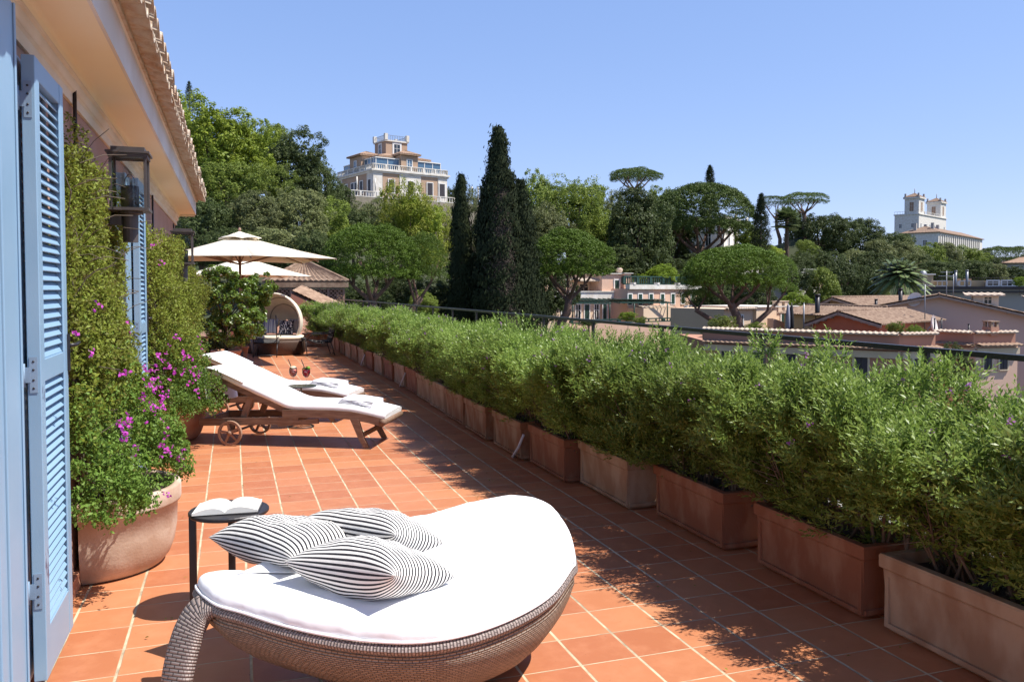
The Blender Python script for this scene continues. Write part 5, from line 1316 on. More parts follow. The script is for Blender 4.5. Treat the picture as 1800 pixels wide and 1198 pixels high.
m=MB(); m.add([(X(1344),-.9,Z(561)),(X(1386),-.9,Z(578)),(X(1386),-.9,Z(600)),(X(1344),-.9,Z(600)),(X(1344),-.3,Z(561)),(X(1386),-.3,Z(578)),(X(1386),-.3,Z(600)),(X(1344),-.3,Z(600))],[(3,2,1,0),(4,5,6,7),(0,1,5,4),(1,2,6,5),(3,0,4,7)]); m.build('stair_wall','house_pink',e)
v.ctl(-9,7)
for px_,lab in ((1385,'folded mauve parasol left of its dark twin by the cream house'),(1391,'folded dark parasol by the green door of the cream house')):
    p=atD(px_,578,61); u=empty('folded_parasol',(p.x,p.y,p.z-.3),0,lab,'parasol','folded parasols by the cream house'); h_=(578-534)*61/F_+.3
    MB().lathe([(.12,.25),(.20,.5),(.17,h_*.6),(.09,h_*.93),(.03,h_),(0,h_)],n=10).build('cloth','grey_cloth' if px_==1385 else 'black_cloth',u); MB().tube([(0,0,-1.5),(0,0,h_+.1)],.03,6).build('pole','metal_dark',u)

v=House('apartment_block','grey and ochre apartment block with balconies behind the dark trees',1396,101,1452,107)
e=v.e; Z=v.z; X=v.x
MB().bb((0,0,-12),(X(1428),8,Z(482))).build('wall','house_grey',e); MB().bb((X(1428.1),-.4,-12),(v.W,8,Z(480))).build('side_wall','house_ochre',e)
MB().bb((-.4,-.9,Z(482)),(X(1428),8,Z(480))).build('roof_slab','white_stone',e); m=MB(); balustrade(m,(0,-.7,Z(480)),(X(1427),-.7,Z(480)),.55,.5); m.build('roof_railing','white_frame',e)
for a_ in (1403,1421):
    for b_ in (506,530): win(e,((0,0,0),(1,0,0),(0,-1,0)),X(a_),Z(b_),.6,.9,ft=.06)
m=MB().bb((X(1414),-1.0,Z(515)),(X(1428),-.003,Z(514))); balustrade(m,(X(1414),-.9,Z(514)),(X(1428),-.9,Z(514)),.7,.22); m.build('balcony','white_frame',e)
v.ctl(-9,9)

# ---- terraced houses in front, right of the hedge
def block(name, lab, poly, ztop, zc_, mats, cat='building'):
    """plan polygon given as (px, D); a tiled parapet and a ledge half way"""
    P=[atD(px,509,D) for px,D in poly]; c=P[0].copy(); c.z=0
    e=empty(name,c,0,lab,cat); Q=[(p.x-c.x,p.y-c.y) for p in P]
    back=[(Q[-1][0]+FW[0]*7,Q[-1][1]+FW[1]*7),(Q[0][0]+FW[0]*7,Q[0][1]+FW[1]*7)]
    inn=[(q[0]+FW[0]*.35,q[1]+FW[1]*.35) for q in Q]
    MB().prism(Q+inn[::-1],zc_,ztop).prism(inn+back,zc_,ztop-.75).build('wall',mats[0],e)
    Lp=[]
    for i,q in enumerate(Q):
        Lp.append((q[0]-FW[0]*.22,q[1]-FW[1]*.22))
    MB().prism(Lp+back,-16,zc_-.004).build('lower_wall',mats[1],e)
    m=MB()
    for a_,b_ in zip(Q[:-1],Q[1:]): coping(m,(*a_,ztop),(*b_,ztop),.22,.27,.05)
    m.build('parapet_tiles','rooftile',e)
    m=MB()
    for a_,b_ in zip(Lp[:-1],Lp[1:]):
        coping(m,(*a_,zc_-.02),(*b_,zc_-.02),.38,.27,.04)
        m2=MB().beam((*a_,zc_-.28),(*b_,zc_-.28),.5,.30)
    m.build('ledge_tiles','rooftile_b',e)
    for a_,b_ in zip(Lp[:-1],Lp[1:]): MB().beam((*a_,zc_-.33),(*b_,zc_-.33),.30,.34).build('cornice','plaster',e)
    for p in P: ctrl(p,-14)
    faces=[((*a_,0),Vector((b_[0]-a_[0],b_[1]-a_[1],0)).normalized(),Vector((b_[1]-a_[1],-(b_[0]-a_[0]),0)).normalized()) for a_,b_ in zip(Lp[:-1],Lp[1:])]
    return e,faces,Lp
zz=lambda py,D: H+(509-py)*D/F_
e,fc,Lp=block('salmon_house','long salmon-pink house with scalloped tile parapet just beyond the black railing',[(1238,46),(1582,40),(1646,40.8)],zz(588,40),zz(612,40),('house_salmon','house_salmon'))
Lf=math.hypot(Lp[1][0]-Lp[0][0],Lp[1][1]-Lp[0][1])
for t in (.13,.30,.47,.64,.82): win(e,fc[0],Lf*t,zz(652,43),.62,1.0,shut='dark_shutter',frame='plaster',ft=.10)
win(e,fc[1],1.05,zz(650,40),.55,.85,shut='dark_shutter',ft=.13)
e,fc,Lp=block('salmon_house_corner','lower salmon-pink house with brick chimney and dark windows at the right of the railing',[(1647,46),(1713,44),(1787,44.6)],zz(585,44),zz(606,44),('house_salmon','house_pink'))
win(e,fc[1],.75,zz(650,44),.5,1.05,shut='dark_shutter',frame='plaster',ft=.09); win(e,fc[1],1.75,zz(650,44),.5,1.05,shut='dark_shutter',frame='plaster',ft=.09)
q=atD(1747,585,44.3); c_=Vector(e.location); x_,y_=q.x-c_.x,q.y-c_.y+.2
ch=MB().bb((x_-.28,y_-.28,zz(590,44)),(x_+.28,y_+.28,zz(575,44))).build('chimney','house_salmon',e); 
m=MB()
for a_ in (-1,1):
    for b_ in (-1,1): m.bb((x_+a_*.19-.07,y_+b_*.19-.07,zz(575,44)),(x_+a_*.19+.07,y_+b_*.19+.07,zz(566,44)))
m.bb((x_-.30,y_-.30,zz(566,44)),(x_+.30,y_+.30,zz(564,44))); m.build('chimney_pot','rooftile_b',ch)

def gable(name, lab, pl, Dl, pr, Dr, dep, apexf, z_ap, z_l, z_r, wallm, base=-14, over=.5, roofm='rooftile_far', pitch=.3, cat='building'):
    v=House(name,lab,pl,Dl,pr,Dr,cat); e=v.e; W=v.W; ax=W*apexf
    fr=[(0,z_l),(ax,z_ap),(W,z_r)]
    vs=[];fs=[]
    for y_ in (0,dep): vs+=[(0,y_,base),(W,y_,base),(W,y_,z_r),(ax,y_,z_ap),(0,y_,z_l)]
    fs=[(0,1,2,3,4),(9,8,7,6,5),(0,5,6,1),(1,6,7,2),(0,4,9,5)]
    MB().add(vs,fs).build('wall',wallm,e)
    m=MB(); sl=(z_ap-z_l)/ax; sr=(z_ap-z_r)/(W-ax); o=over*.7
    up_=.07
    tiles(m,(-o,-over,z_l-sl*o+up_),(-o,dep+over,z_l-sl*o+up_),(ax,dep+over,z_ap+up_),(ax,-over,z_ap+up_),pitch,.05,10)
    tiles(m,(W+o,dep+over,z_r-sr*o+up_),(W+o,-over,z_r-sr*o+up_),(ax,-over,z_ap+up_),(ax,dep+over,z_ap+up_),pitch,.05,10)
    m.tube([(ax,-over,z_ap+.10),(ax,dep+over,z_ap+.10)],.10,8)
    m.build('roof',roofm,e)
    m=MB()
    for a_,b_ in (((-o,z_l-sl*o),(ax,z_ap)),((ax,z_ap),(W+o,z_r-sr*o))): m.beam((a_[0],-over,a_[1]-.06),(b_[0],-over,b_[1]-.06),.05,.16)
    n=10
    for i in range(n):
        t=(i+.5)/n; x_=-o+(W+2*o)*t; zq=float(np.interp(x_,[-o,ax,W+o],[z_l-sl*o,z_ap,z_r-sr*o])); m.bb((x_-.05,-over+.03,zq-.20),(x_+.05,-.003,zq-.08))
    m.build('verge_boards','grey_wood',e); v.ctl(base,dep)
    return v
v=gable('orange_outbuilding','small orange-red gabled outbuilding with mossy tiled roof',1430,53,1546,50,10,.44,zz(549,51.5),zz(567,53),zz(569,50),'house_orange')
v2=gable('tiled_house','tiled gabled house behind the orange outbuilding, with a black flue',1424,68,1532,64,13,.42,zz(524,66),zz(545,68),zz(543,64),'house_ochre')
v3=gable('mauve_gable_house','large house with a broad plain mauve gable and tiled roof',1502,63,1862,57,14,.44,zz(519,61),zz(546,63),zz(566,57),'house_mauve',over=.6)
v4=gable('roof_house','low tiled roof with brown ridge just behind the orange outbuilding',1500,58,1640,60,8,.35,zz(541,59),zz(556,58),zz(561,60),'house_ochre')
# dormers on the mauve house
e=v3.e; s=v3.W/ (1862-1502)
x0=(1692-1502)*s*.99; x1=(1752-1502)*s
MB().bb((x0+1.2,3.2,-1),(x1+.6,8,zz(519,62))).build('dormer','villa_cream',e)
m=MB(); tiles(m,(x0+.6,2.8,zz(519,62)),(x1+1.0,2.8,zz(519,62)),(x1+1.0,8.2,zz(515,62)),(x0+.6,8.2,zz(515,62)),.4,.07,3); m.build('dormer_roof','rooftile',e)
win(e,((0,3.2,0),(1,0,0),(0,-1,0)),x1-.1,zz(533,62),.45,zz(522,62)-zz(533,62),frame='villa_cream')
for x_ in (x1+2.6,): 
    MB().bb((x_,3.6,-1.2),(x_+1.3,7,zz(524,62))).build('dormer','villa_cream',e); m=MB(); tiles(m,(x_-.3,3.2,zz(524,62)),(x_+1.8,3.2,zz(524,62)),(x_+1.8,7.2,zz(520,62)),(x_-.3,7.2,zz(520,62)),.4,.07,3); m.build('dormer_roof','rooftile',e)
def flue(px,py0,py1,D,r,mat,lab,cap=True):
    r*=.55
    a=atD(px,py1,D); b=atD(px,py0,D); o=MB().tube([a-Vector((0,0,1.2)),b],r,8)
    if cap: o.tube([b,b+Vector((0,0,r*.8))],r*1.25,8)
    tag(o.build('flue_pipe',mat),lab,'flue','roof flues')
flue(1437,520,548,62,.32,'metal_dark','thick black flue beside the ochre gable of the tiled house')
flue(1583,509,536,63,.26,'metal_dark','black flue standing in front of the fan of palm fronds')
flue(1540,527,538,66,.20,'metal_dark','short dark flue in the middle of the tiled house roof')
flue(1655,560,578,48,.08,'metal_dark','thin dark pipe with cap against the mauve gable')
flue(1643,560,580,48,.08,'metal_dark','short dark pipe beside the white curved dish')
flue(1703,570,588,45,.09,'metal_dark','dark pipe on the tiled parapet in front of the mauve gable')
flue(1413,533,565,60,.10,'grey_metal','pale grey pipe between the cream house and the tiled house')
flue(1680,477,492,92,.25,'grey_metal','left of two steel chimneys on the dark flat roof')
flue(1700,476,492,92,.25,'grey_metal','right of two steel chimneys on the dark flat roof')
def antenna(px,py0,py1,D,lab,bars):
    a=atD(px,py1,D); b=atD(px,py0,D); m=MB().tube([a-Vector((0,0,.8)),b],.035,5)
    R=Vector(RT)
    for f,l in bars: p=a.lerp(b,f); m.beam(p-R*l,p+R*l,.05,.05)
    tag(m.build('antenna','grey_metal'),lab,'antenna','rooftop aerials')
antenna(1626,500,560,55,'tall thin aerial with a flat head on the low tiled roof',((.98,.55),(.85,.3)))
antenna(1664,476,520,62,'aerial standing on the peak of the mauve gable',((.95,.45),(.8,.6)))
antenna(1676,482,518,66,'thin aerial right of the mauve gable peak',((.9,.3),))
p=atD(1609,527,61); d=empty('satellite_dish',p,-TH-.9,'small white satellite dish beside the mauve gable','dish'); MB().lathe([(0,0),(.25,.02),(.42,.07),(.55,.14)],n=20).build('reflector','white_frame',d).rotation_euler=(math.radians(70),0,0); MB().tube([(0,0,0),(0,.2,-.2),(0,.2,-1.4)],.04,6).build('mast','grey_metal',d)
p=atD(1638,572,49); d=empty('satellite_dish',p,-TH+.9,'larger white dish on the eaves of the orange outbuilding','dish'); MB().lathe([(0,0),(.3,.02),(.5,.09),(.62,.18)],n=20).build('reflector','white_frame',d).rotation_euler=(math.radians(80),0,0); MB().tube([(0,0,0),(0,.2,-.2),(0,.2,-1.4)],.04,6).build('mast','grey_metal',d)

v=House('flat_roof_block','long low building with dark flat roof and ochre parapet below the palm',1618,92,1850,86)
e=v.e; Z=v.z; X=v.x; W=v.W
MB().bb((0,0,-14),(W,12,Z(508))).build('wall','house_grey',e); MB().bb((-.3,-.3,Z(508)),(W+.3,6,Z(503.5))).bb((-.2,-.6,Z(514)),(W+.2,-.303,Z(511))).build('roof_slab','asphalt_roof',e)
MB().bb((.5,6.2,Z(508)),(X(1732),12,Z(492))).build('attic','house_ochre',e); MB().bb((X(1733),2,Z(503.4)),(W,12,Z(493))).build('attic','villa_cream',e)
m=MB(); balustrade(m,(.5,5.8,Z(503)),(X(1662),5.8,Z(503)),.7,.4); balustrade(m,(X(1684),5.8,Z(503)),(X(1706),5.8,Z(503)),.7,.4); m.build('balustrade','white_stone',e)
for a_ in (1680,1700): MB().bb((X(a_)-.4,6.5,Z(492)),(X(a_)+.4,7.3,Z(489))).build('chimney_base','villa_ochre',e)
for a_ in (1746,1772,1792): win(e,((0,2,0),(1,0,0),(0,-1,0)),X(a_),Z(502),1.0,.5)
m=MB(); 
for i in range(30): m.bb((X(1640)+i*.4,8,Z(492)),(X(1640)+i*.4+.04,8.04,Z(487)))
m.beam((X(1640),8,Z(487)),(X(1790),8,Z(487)),.05,.05); m.build('roof_railing','metal_dark',e); v.ctl(-12,12)
v=House('yellow_house','pale yellow building with grey wall behind the farthest umbrella pine',1768,240,1860,235)
MB().bb((0,0,-10),(v.W,20,v.z(463))).build('wall','house_grey',v.e); m=MB(); hip(m,0,v.W,0,20,v.z(462),2.5,.8,1.); m.build('roof','rooftile_b',v.e)
for u in (2.5,6,9.5): win(v.e,((0,0,0),(1,0,0),(0,-1,0)),u,v.z(480),1.4,2.0,shut='dark_shutter')
v.ctl(-6,20)
v=House('small_white_house','scrap of white house wall among dark trees below the far ridge',1443,185,1466,185)
MB().bb((0,0,-6),(v.W,6,v.z(422))).build('wall','white_stone',v.e); MB().bb((-.3,-.3,v.z(422)),(v.W+.3,6.3,v.z(420))).build('cornice','white_stone',v.e)
for u in (.9,2.1): win(v.e,((0,0,0),(1,0,0),(0,-1,0)),u,v.z(434),.6,1.0)
v.ctl(2,7)
v=House('dome_hut','little ochre roof hut beside the palm fronds',1622,96,1640,96); MB().bb((0,0,-4),(v.W,3,v.z(483))).build('wall','house_ochre',v.e); MB().bb((-.2,-.2,v.z(483)),(v.W+.2,3.2,v.z(481))).build('roof_slab','white_stone',v.e); MB().lathe([(.42,0),(.36,.2),(.2,.36),(0,.42)],c=(.5,1,v.z(481)),n=14).build('dome','grey_metal',v.e)

# ---- latticed pavilion past the end of the terrace
v=House('lattice_pavilion','tile-roofed pavilion with brown lattice walls behind the canopy daybed',474,29.6,606,30.5)
e=v.e; W=v.W; ze=v.z(494,30)
m=MB(); hip(m,0,W,0,W*.95,ze,.78,.12,.19); 
for a_ in ((-.12,-.12),(W+.12,-.12)): m.tube([(*a_,ze+.03),(W/2,W*.95/2,ze+.82)],.05,6)
m.build('roof','rooftile_far',e)
MB().bb((-.05,-.05,ze-.14),(W+.05,.06,ze-.225+.003)).bb((-.02,-.02,ze-.28),(W+.02,.05,ze-.226)).build('eaves_beam','grey_wood',e)
for x_ in (0,W*.26,W*.5,W*.76,W-.08): MB().bb((x_,-.02,-1.5),(x_+.075,.06,ze-.283)).build('post','lattice',e)
MB().bb((W-.08,W*.95-.08,-1.5),(W,W*.95,ze-.283)).build('post','lattice',e)
def lat(mb,o,a,w_,z0,z1):
    o=Vector(o);a=Vector(a); h_=z1-z0; st=.15
    k=-h_
    while k<w_:
        for sgn in (1,-1):
            if sgn>0: p0=(max(k,0),z0+max(-k,0)); p1=(min(k+h_,w_),z0+min(h_,w_-k))
            else: p0=(max(k,0),z1-max(-k,0)); p1=(min(k+h_,w_),z1-min(h_,w_-k))
            A=o+a*p0[0]; B=o+a*p1[0]; mb.beam((A.x,A.y+.006*sgn,p0[1]),(B.x,B.y+.006*sgn,p1[1]),.036,.010,up=a.cross(Vector((0,0,1))))
        k+=st
for x0,x1 in ((.075,W*.26),(W*.26+.075,W*.5),(W*.5+.075,W*.76),(W*.76+.075,W-.08)):
    m=MB(); lat(m,(x0,.02,0),(1,0,0),x1-x0,.72,ze-.285); m.build('lattice_panel','lattice',e)
m=MB(); lat(m,(W-.04,.06,0),(0,1,0),W*.95-.14,.72,ze-.285); m.build('lattice_panel','lattice',e)
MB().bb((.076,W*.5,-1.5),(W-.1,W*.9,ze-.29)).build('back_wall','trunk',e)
MB().bb((0,.0,-1.5),(W,.05,.715)).build('base_wall','house_salmon',e)
m=MB(); A=atD(512,512,27.5);B=atD(588,547,27.5); A.z-=.0; b_=Vector((math.sin(TH),math.cos(TH),0))*1.3+Vector((0,0,.18))
lt=empty('tiled_lean_to',(A.x,A.y,0),0,'low sloping tiled lean-to roof between daybed and pavilion','roof')
O=Vector((A.x,A.y,0)); tiles(m,B-O,B+b_-O,A+b_-O,A-O,.2,.05,10); m.build('roof','rooftile_b',lt)
q=(B-A); MB().add([(0,0,-1),(q.x,q.y,-1),(q.x,q.y,B.z-.08),(0,0,A.z-.08)]+[(0+.5*FW[0],.5*FW[1],-1),(q.x+.5*FW[0],q.y+.5*FW[1],-1),(q.x+.5*FW[0],q.y+.5*FW[1],B.z-.08),(.5*FW[0],.5*FW[1],A.z-.08)],[(0,1,2,3),(7,6,5,4),(3,2,6,7),(1,5,6,2),(4,0,3,7)]).build('wall','house_salmon',lt)
tag(MB().bb((-3.0,28.0,.004),(2.4,28.25,.62)).build('end_wall','house_pink'),'low pink wall closing the far end of the terrace','wall')

# ================================================================== TREES
def broad(seed, n=26000, leaf=.019, kind='round'):
    r=np.random.default_rng(seed); lob=[]
    if kind=='round':
        for i in range(13):
            a=r.uniform(0,6.28); rr_=r.uniform(.08,.28); z=r.uniform(.22,.80); w_=r.uniform(.15,.24)*(1-.35*abs(z-.45)); lob.append((rr_*math.cos(a),rr_*math.sin(a),z,w_,w_,w_*.85))
        lob.append((0,0,.45,.30,.30,.36))
    elif kind=='tall':
        for i in range(14):
            z=r.uniform(.12,.92); a=r.uniform(0,6.28); R_=.30*(1-z)**.55; lob.append((R_*math.cos(a)*.8,R_*math.sin(a)*.8,z,r.uniform(.10,.17),r.uniform(.10,.17),r.uniform(.07,.12)))
        lob.append((0,0,.42,.27,.27,.38))
    elif kind=='wispy':
        for i in range(22):
            a=r.uniform(0,6.28); rr_=r.uniform(.1,.34); z=r.uniform(.15,.85); w_=r.uniform(.08,.15); lob.append((rr_*math.cos(a),rr_*math.sin(a),z,w_,w_,w_*1.25))
    V=clumps(r,lob,n,leaf,520 if kind!='wispy' else 620,.046 if kind!='wispy' else .040)
    if kind!='wispy': V=np.concatenate([V,clumps(r,[(0,0,.45,.22,.22,.30)],n//12,leaf*2,60,.12)])
    return V
VAR={'round':[card_mesh('crown',broad(s)) for s in (101,102,103,104)],'tall':[card_mesh('crown',broad(s,kind='tall')) for s in (111,112)],'wispy':[card_mesh('crown',broad(s,18000,.017,'wispy')) for s in (121,122)]}
VARM={}
def varmesh(kind,i,mat):
    k=(kind,i%len(VAR[kind]),mat)
    if k not in VARM:
        me=VAR[kind][i%len(VAR[kind])].copy(); me.materials.clear(); me.materials.append(MT[mat]); VARM[k]=me
    return VARM[k]
tm=MB(); tm.tube([(0,0,-1),(.01,0,-.5),(0,.01,0)],[.045,.036,.028],7)
TRK=tm.mesh('trunk'); TRK.materials.append(MT['trunk'])
lm=MB()
for k in range(9):
    a=k*2.4; lm.tube([(0,0,-.1),(.10*math.cos(a),.10*math.sin(a),.25+.02*k),(.26*math.cos(a),.26*math.sin(a),.45+.035*k)],[.026,.014,.004],5,cap=False)
LMB=lm.mesh('limbs'); LMB.materials.append(MT['trunk'])
tr_rng=random.Random(77); tcount=0
def tree(px,yt,yb,w,D,mat,lab,kind='round',trunk=3.0,group='trees on the wooded hill',name='tree'):
    global tcount; tcount+=1
    top=atD(px,yt,D); bot=atD(px,yb,D); h=top.z-bot.z; W_=w*D/F_
    p=Vector(((top.x+bot.x)/2,(top.y+bot.y)/2,bot.z-trunk))
    e=empty(name,p,tr_rng.uniform(0,6.28),lab,'tree',group)
    c=link('crown',varmesh(kind,tcount,mat),None,e); c.location=(0,0,trunk-.06*h); c.scale=(W_*1.18,W_*1.18,h*1.08)
    t=link('trunk',TRK,None,e); t.location=(0,0,trunk+h*.25); t.scale=(W_*.5+1,W_*.5+1,trunk+h*.25+.6)
    l=link('limbs',LMB,None,e); l.location=(0,0,trunk); l.scale=(W_*.9,W_*.9,h*.9)
    ctrl(p,p.z); return e
G1='trees on the wooded hill left of the villa'
for a in [
 (372,162,345,190,80,'l_bright','big bright green plane tree just past the end of the eaves, highest on the slope'),
 (318,158,330,120,84,'l_bright','bright green tree partly cut off by the tiled eaves'),
 (425,196,330,120,83,'l_bright','bright yellow-green tree on the skyline between plane tree and dark oak'),
 (478,203,330,90,96,'l_mid','green tree whose top pokes above the dark oak'),
 (512,222,372,140,90,'l_dark','large dark holm oak on the skyline left of the villa'),
 (560,255,380,90,98,'l_dark','dark holm oak sloping down toward the villa'),
 (590,310,400,70,104,'l_dark','low dark oak touching the left foot of the villa'),
 (402,272,400,150,66,'l_mid','mid green tree under the bright plane tree'),
 (465,290,410,130,70,'l_mid','mid green round tree below the dark oak'),
 (440,325,450,150,58,'l_olive','dull olive tree above the parasols'),
 (355,330,470,130,56,'l_dark','dark shaded tree behind the far end of the eaves'),
 (520,318,440,140,62,'l_olive','grey-olive tree in the middle of the slope'),
 (575,345,450,110,68,'l_mid','green tree below the left corner of the villa'),
 (620,360,440,110,80,'l_dark','dark tree under the villa garden wall'),
 (495,385,490,150,50,'l_olive','olive coloured tree behind the parasol tips'),
 (400,390,480,120,50,'l_dark','dark tree directly above the nearer parasol'),
 (560,400,500,110,48,'l_dark','dark tree behind the lattice pavilion'),
]: tree(*a,group=G1)
tree(717,304,480,140,78,'l_yellow','airy yellow-green tree hiding the right half of the villa',kind='wispy',group=G1)
tree(772,342,470,80,82,'l_yellow','yellowing tree at the right edge of the villa',kind='wispy',group=G1)
tree(735,330,480,110,79,'l_bright','green tree inside the airy yellow-green tree',kind='round',group=G1)
tree(655,345,430,70,120,'l_olive','olive tree under the villa terrace balustrade',group=G1)
tree(625,346,430,66,126,'l_olive','olive tree at the left foot of the villa terrace',group=G1)
tree(690,350,440,70,124,'l_dark','dark tree directly below the villa garden balustrade',group=G1)
tree(796,318,420,50,150,'l_dark','dark tree behind the right corner of the villa',group=G1)
G2='trees between the cypresses and the pines'
for a in [
 (828,306,470,90,92,'l_olive','grey-green tree between the two cypress groups','wispy'),
 (945,287,430,100,112,'l_mid','bright green tree just right of the tallest cypress top','round'),
 (1010,294,450,150,98,'l_mid','broad mid green tree above the first umbrella pine','wispy'),
 (1000,310,450,130,102,'l_mid','green tree filling behind the broad wispy tree','round'),
 (960,350,470,110,94,'l_olive','olive tree beside the trunk of the tallest cypress','round'),
 (1068,318,450,110,104,'l_olive','olive green tree right of the broad tree','wispy'),
 (1060,360,470,110,100,'l_mid','green tree behind the first umbrella pine crown','round'),
 (1112,322,500,130,92,'l_dark','tall dark holm oak in the middle under the flat-topped far pine','tall'),
 (1140,345,500,120,95,'l_dark','dark oak left of the big umbrella pine trunks','round'),
 (1150,318,420,90,128,'l_mid','green tree below the flat-topped far pine','round'),
 (1185,350,490,110,120,'l_dark','dark tree in the shadow under the big umbrella pine','round'),
 (1235,440,500,130,100,'l_dark','dark tree under the palace balustrade','round'),
 (1070,430,500,120,90,'l_dark','dark foliage above the pink villa chimneys','round'),
 (960,430,560,120,70,'l_dark','dark tree between the tallest cypress and pink villa','round'),
 (700,470,560,120,52,'l_dark','dark tree behind the leftmost umbrella pine trunk','round'),
 (760,480,570,120,54,'l_dark','dark tree left of the smaller cypress','round'),
 (640,490,570,110,46,'l_dark','dark tree right of the lattice pavilion','round'),
 (745,505,560,70,46,'l_mid','clipped-looking green bush behind the hedge near the smaller cypress','round'),
 (850,470,590,110,64,'l_dark','dark tree behind the cypress trunks','round'),
 (1320,395,450,70,118,'l_mid','green tree right of the white palace','round'),
 (1345,425,470,70,112,'l_bright','bright green tree below the black cypress','round'),
 (1300,430,480,90,112,'l_dark','dark tree below the white palace','round'),
 (1320,470,560,110,88,'l_dark','dark shrubbery tree behind the second umbrella pine trunk','round'),
 (1390,455,520,80,92,'l_dark','dark tree at the edge of the second umbrella pine','round'),
 (1250,490,560,110,86,'l_dark','dark tree left of the second umbrella pine trunk','round'),
 (1200,470,520,70,94,'l_dark','dark hedge tree behind the roof garden','round')]:
    tree(*a[:7],kind=a[7],group=G2)
G3='trees on the far right slope'
far_tr=[(1405,352,450,70,165,'l_olive'),(1440,368,450,110,160,'l_dark'),(1480,372,455,90,170,'l_dark'),(1520,382,460,100,185,'l_dark'),(1555,398,470,90,200,'l_dark'),
 (1580,402,470,70,260,'l_dark'),(1545,408,480,80,170,'l_olive'),(1590,415,480,90,190,'l_olive'),(1630,420,490,90,200,'l_mid'),(1668,424,490,80,210,'l_olive'),(1702,428,490,80,220,'l_mid'),(1730,432,490,70,240,'l_dark'),
 (1500,425,500,90,150,'l_olive'),(1540,435,505,90,145,'l_dark'),(1580,440,505,90,150,'l_olive'),(1625,445,505,90,150,'l_dark'),(1665,450,505,80,150,'l_dark'),(1705,452,500,80,160,'l_dark'),(1745,455,500,70,170,'l_olive'),(1780,465,500,70,180,'l_dark'),
 (1455,430,500,90,125,'l_dark'),(1420,420,480,70,130,'l_mid'),(1405,440,500,60,118,'l_dark'),(1480,445,540,90,98,'l_dark'),(1445,455,540,80,94,'l_mid'),(1515,455,540,80,102,'l_dark'),(1535,470,530,70,104,'l_mid'),(1640,458,500,70,130,'l_dark')]
anch=['fan palm','lone white house','twin-towered palace','palace wing','date palm','farthest pine']
for i,a in enumerate(far_tr):
    t_={'l_dark':'dark','l_olive':'olive green','l_mid':'mid green'}[a[5]]
    row='skyline' if i<6 else ('slope below the palace' if i<12 else ('lower slope' if i<20 else 'foot of the slope'))
    k=i if i<6 else (i-6 if i<12 else (i-12 if i<20 else i-20))
    tree(*a,f'{t_} tree, {ORD[k]} along the {row} right of the fan palm',kind='round' if i%3 else 'tall',group=G3)
# small trees and bushes among the houses
def bush(px,yt,yb,w,D,mat,lab,name='bush'):
    top=atD(px,yt,D);bot=atD(px,yb,D); h=top.z-bot.z; W_=w*D/F_; e=empty(name,(bot.x,bot.y,bot.z-.3),tr_rng.uniform(0,6),lab,'bush','bushes on the roof terraces')
    c=link('foliage',varmesh('round',int(px),mat),None,e); c.scale=(W_*1.15,W_*1.15,h*1.2); t=link('stem',TRK,None,e); t.location=(0,0,.4); t.scale=(.6,.6,1.2)
for a in [(1162,462,500,80,90,'l_lime','bright lime-green bush on the roof garden of the pink annex'),(1130,478,500,50,89,'l_lime','smaller lime bush left on the annex roof garden'),
 (1398,509,548,80,78,'l_lime','light green round bush behind the cream house'),(1268,548,590,60,50,'l_mid','leafy bush at the left end of the salmon house parapet'),(1250,560,600,40,49,'l_dark','dark clipped bush left of the salmon house'),
 (1325,560,582,40,55,'l_mid','low bush on the cream house terrace'),(1575,556,590,36,42,'l_mid','round green bush on the salmon house roof'),(1610,562,588,40,42,'l_lime','light green bush beside the round roof bush'),(1597,578,592,36,41.5,'l_olive','low pinkish-green plants on the salmon parapet'),
 (1678,598,680,70,43,'l_dark','ivy mass between the two salmon houses'),(1792,482,500,24,84,'l_lime','lime-green bush on the flat-roofed building'),(1104,543,560,36,76,'l_lime','small green plant on the pink villa terrace'),(1035,555,568,40,75,'l_dark','dark terrace plants in front of the french doors'),(1125,552,568,26,74,'l_mid','green pot plant at the end of the pergola'),(1450,538,556,60,70,'l_mid','green vine between cream house and tiled house'),(1222,545,600,30,78,'l_dark','dark bush at the end of the pink annex wall')]:
    bush(*a)

# cypresses
def cyp_mesh(seed,n,leaf,fat=1.0,bare=False):
    r=np.random.default_rng(seed); z=r.uniform(.02,1,n)
    prof=lambda q: .5*fat*np.clip(np.minimum(((1-q)/.92)**.72, .55+q*3),0,1)*(1+.10*np.sin(q*23+seed)+.06*np.sin(q*51))
    ncl=520; cz=r.uniform(.02,.99,ncl)**1.05; ca=r.uniform(0,6.283,ncl); cr=prof(cz)*r.uniform(.78,1.04,ncl)
    C=np.stack([cr*np.cos(ca),cr*np.sin(ca),cz],1); j=r.integers(0,ncl,n)
    off=r.normal(0,1,(n,3))*np.array([.075,.075,.017])*(1.1-cz[j])[:,None]**.3
    P=C[j]+off; P[:,2]+=np.abs(off[:,0])*.2
    k=n//5; P[:k]=np.stack([prof(z[:k])*.75*np.cos(z[:k]*999),prof(z[:k])*.75*np.sin(z[:k]*999),z[:k]],1)
    rad=unit(P*np.array([1,1,0])+1e-6); Nn=unit(rad+np.array([0,0,.35])+r.normal(0,.4,(n,3))); T=unit(np.array([0,0,.25])+rad*.08+r.normal(0,.06,(n,3)))
    V=cards(P,T,Nn,leaf*r.uniform(.6,1.3,n),leaf*4*r.uniform(.6,1.2,n),.1)
    return V
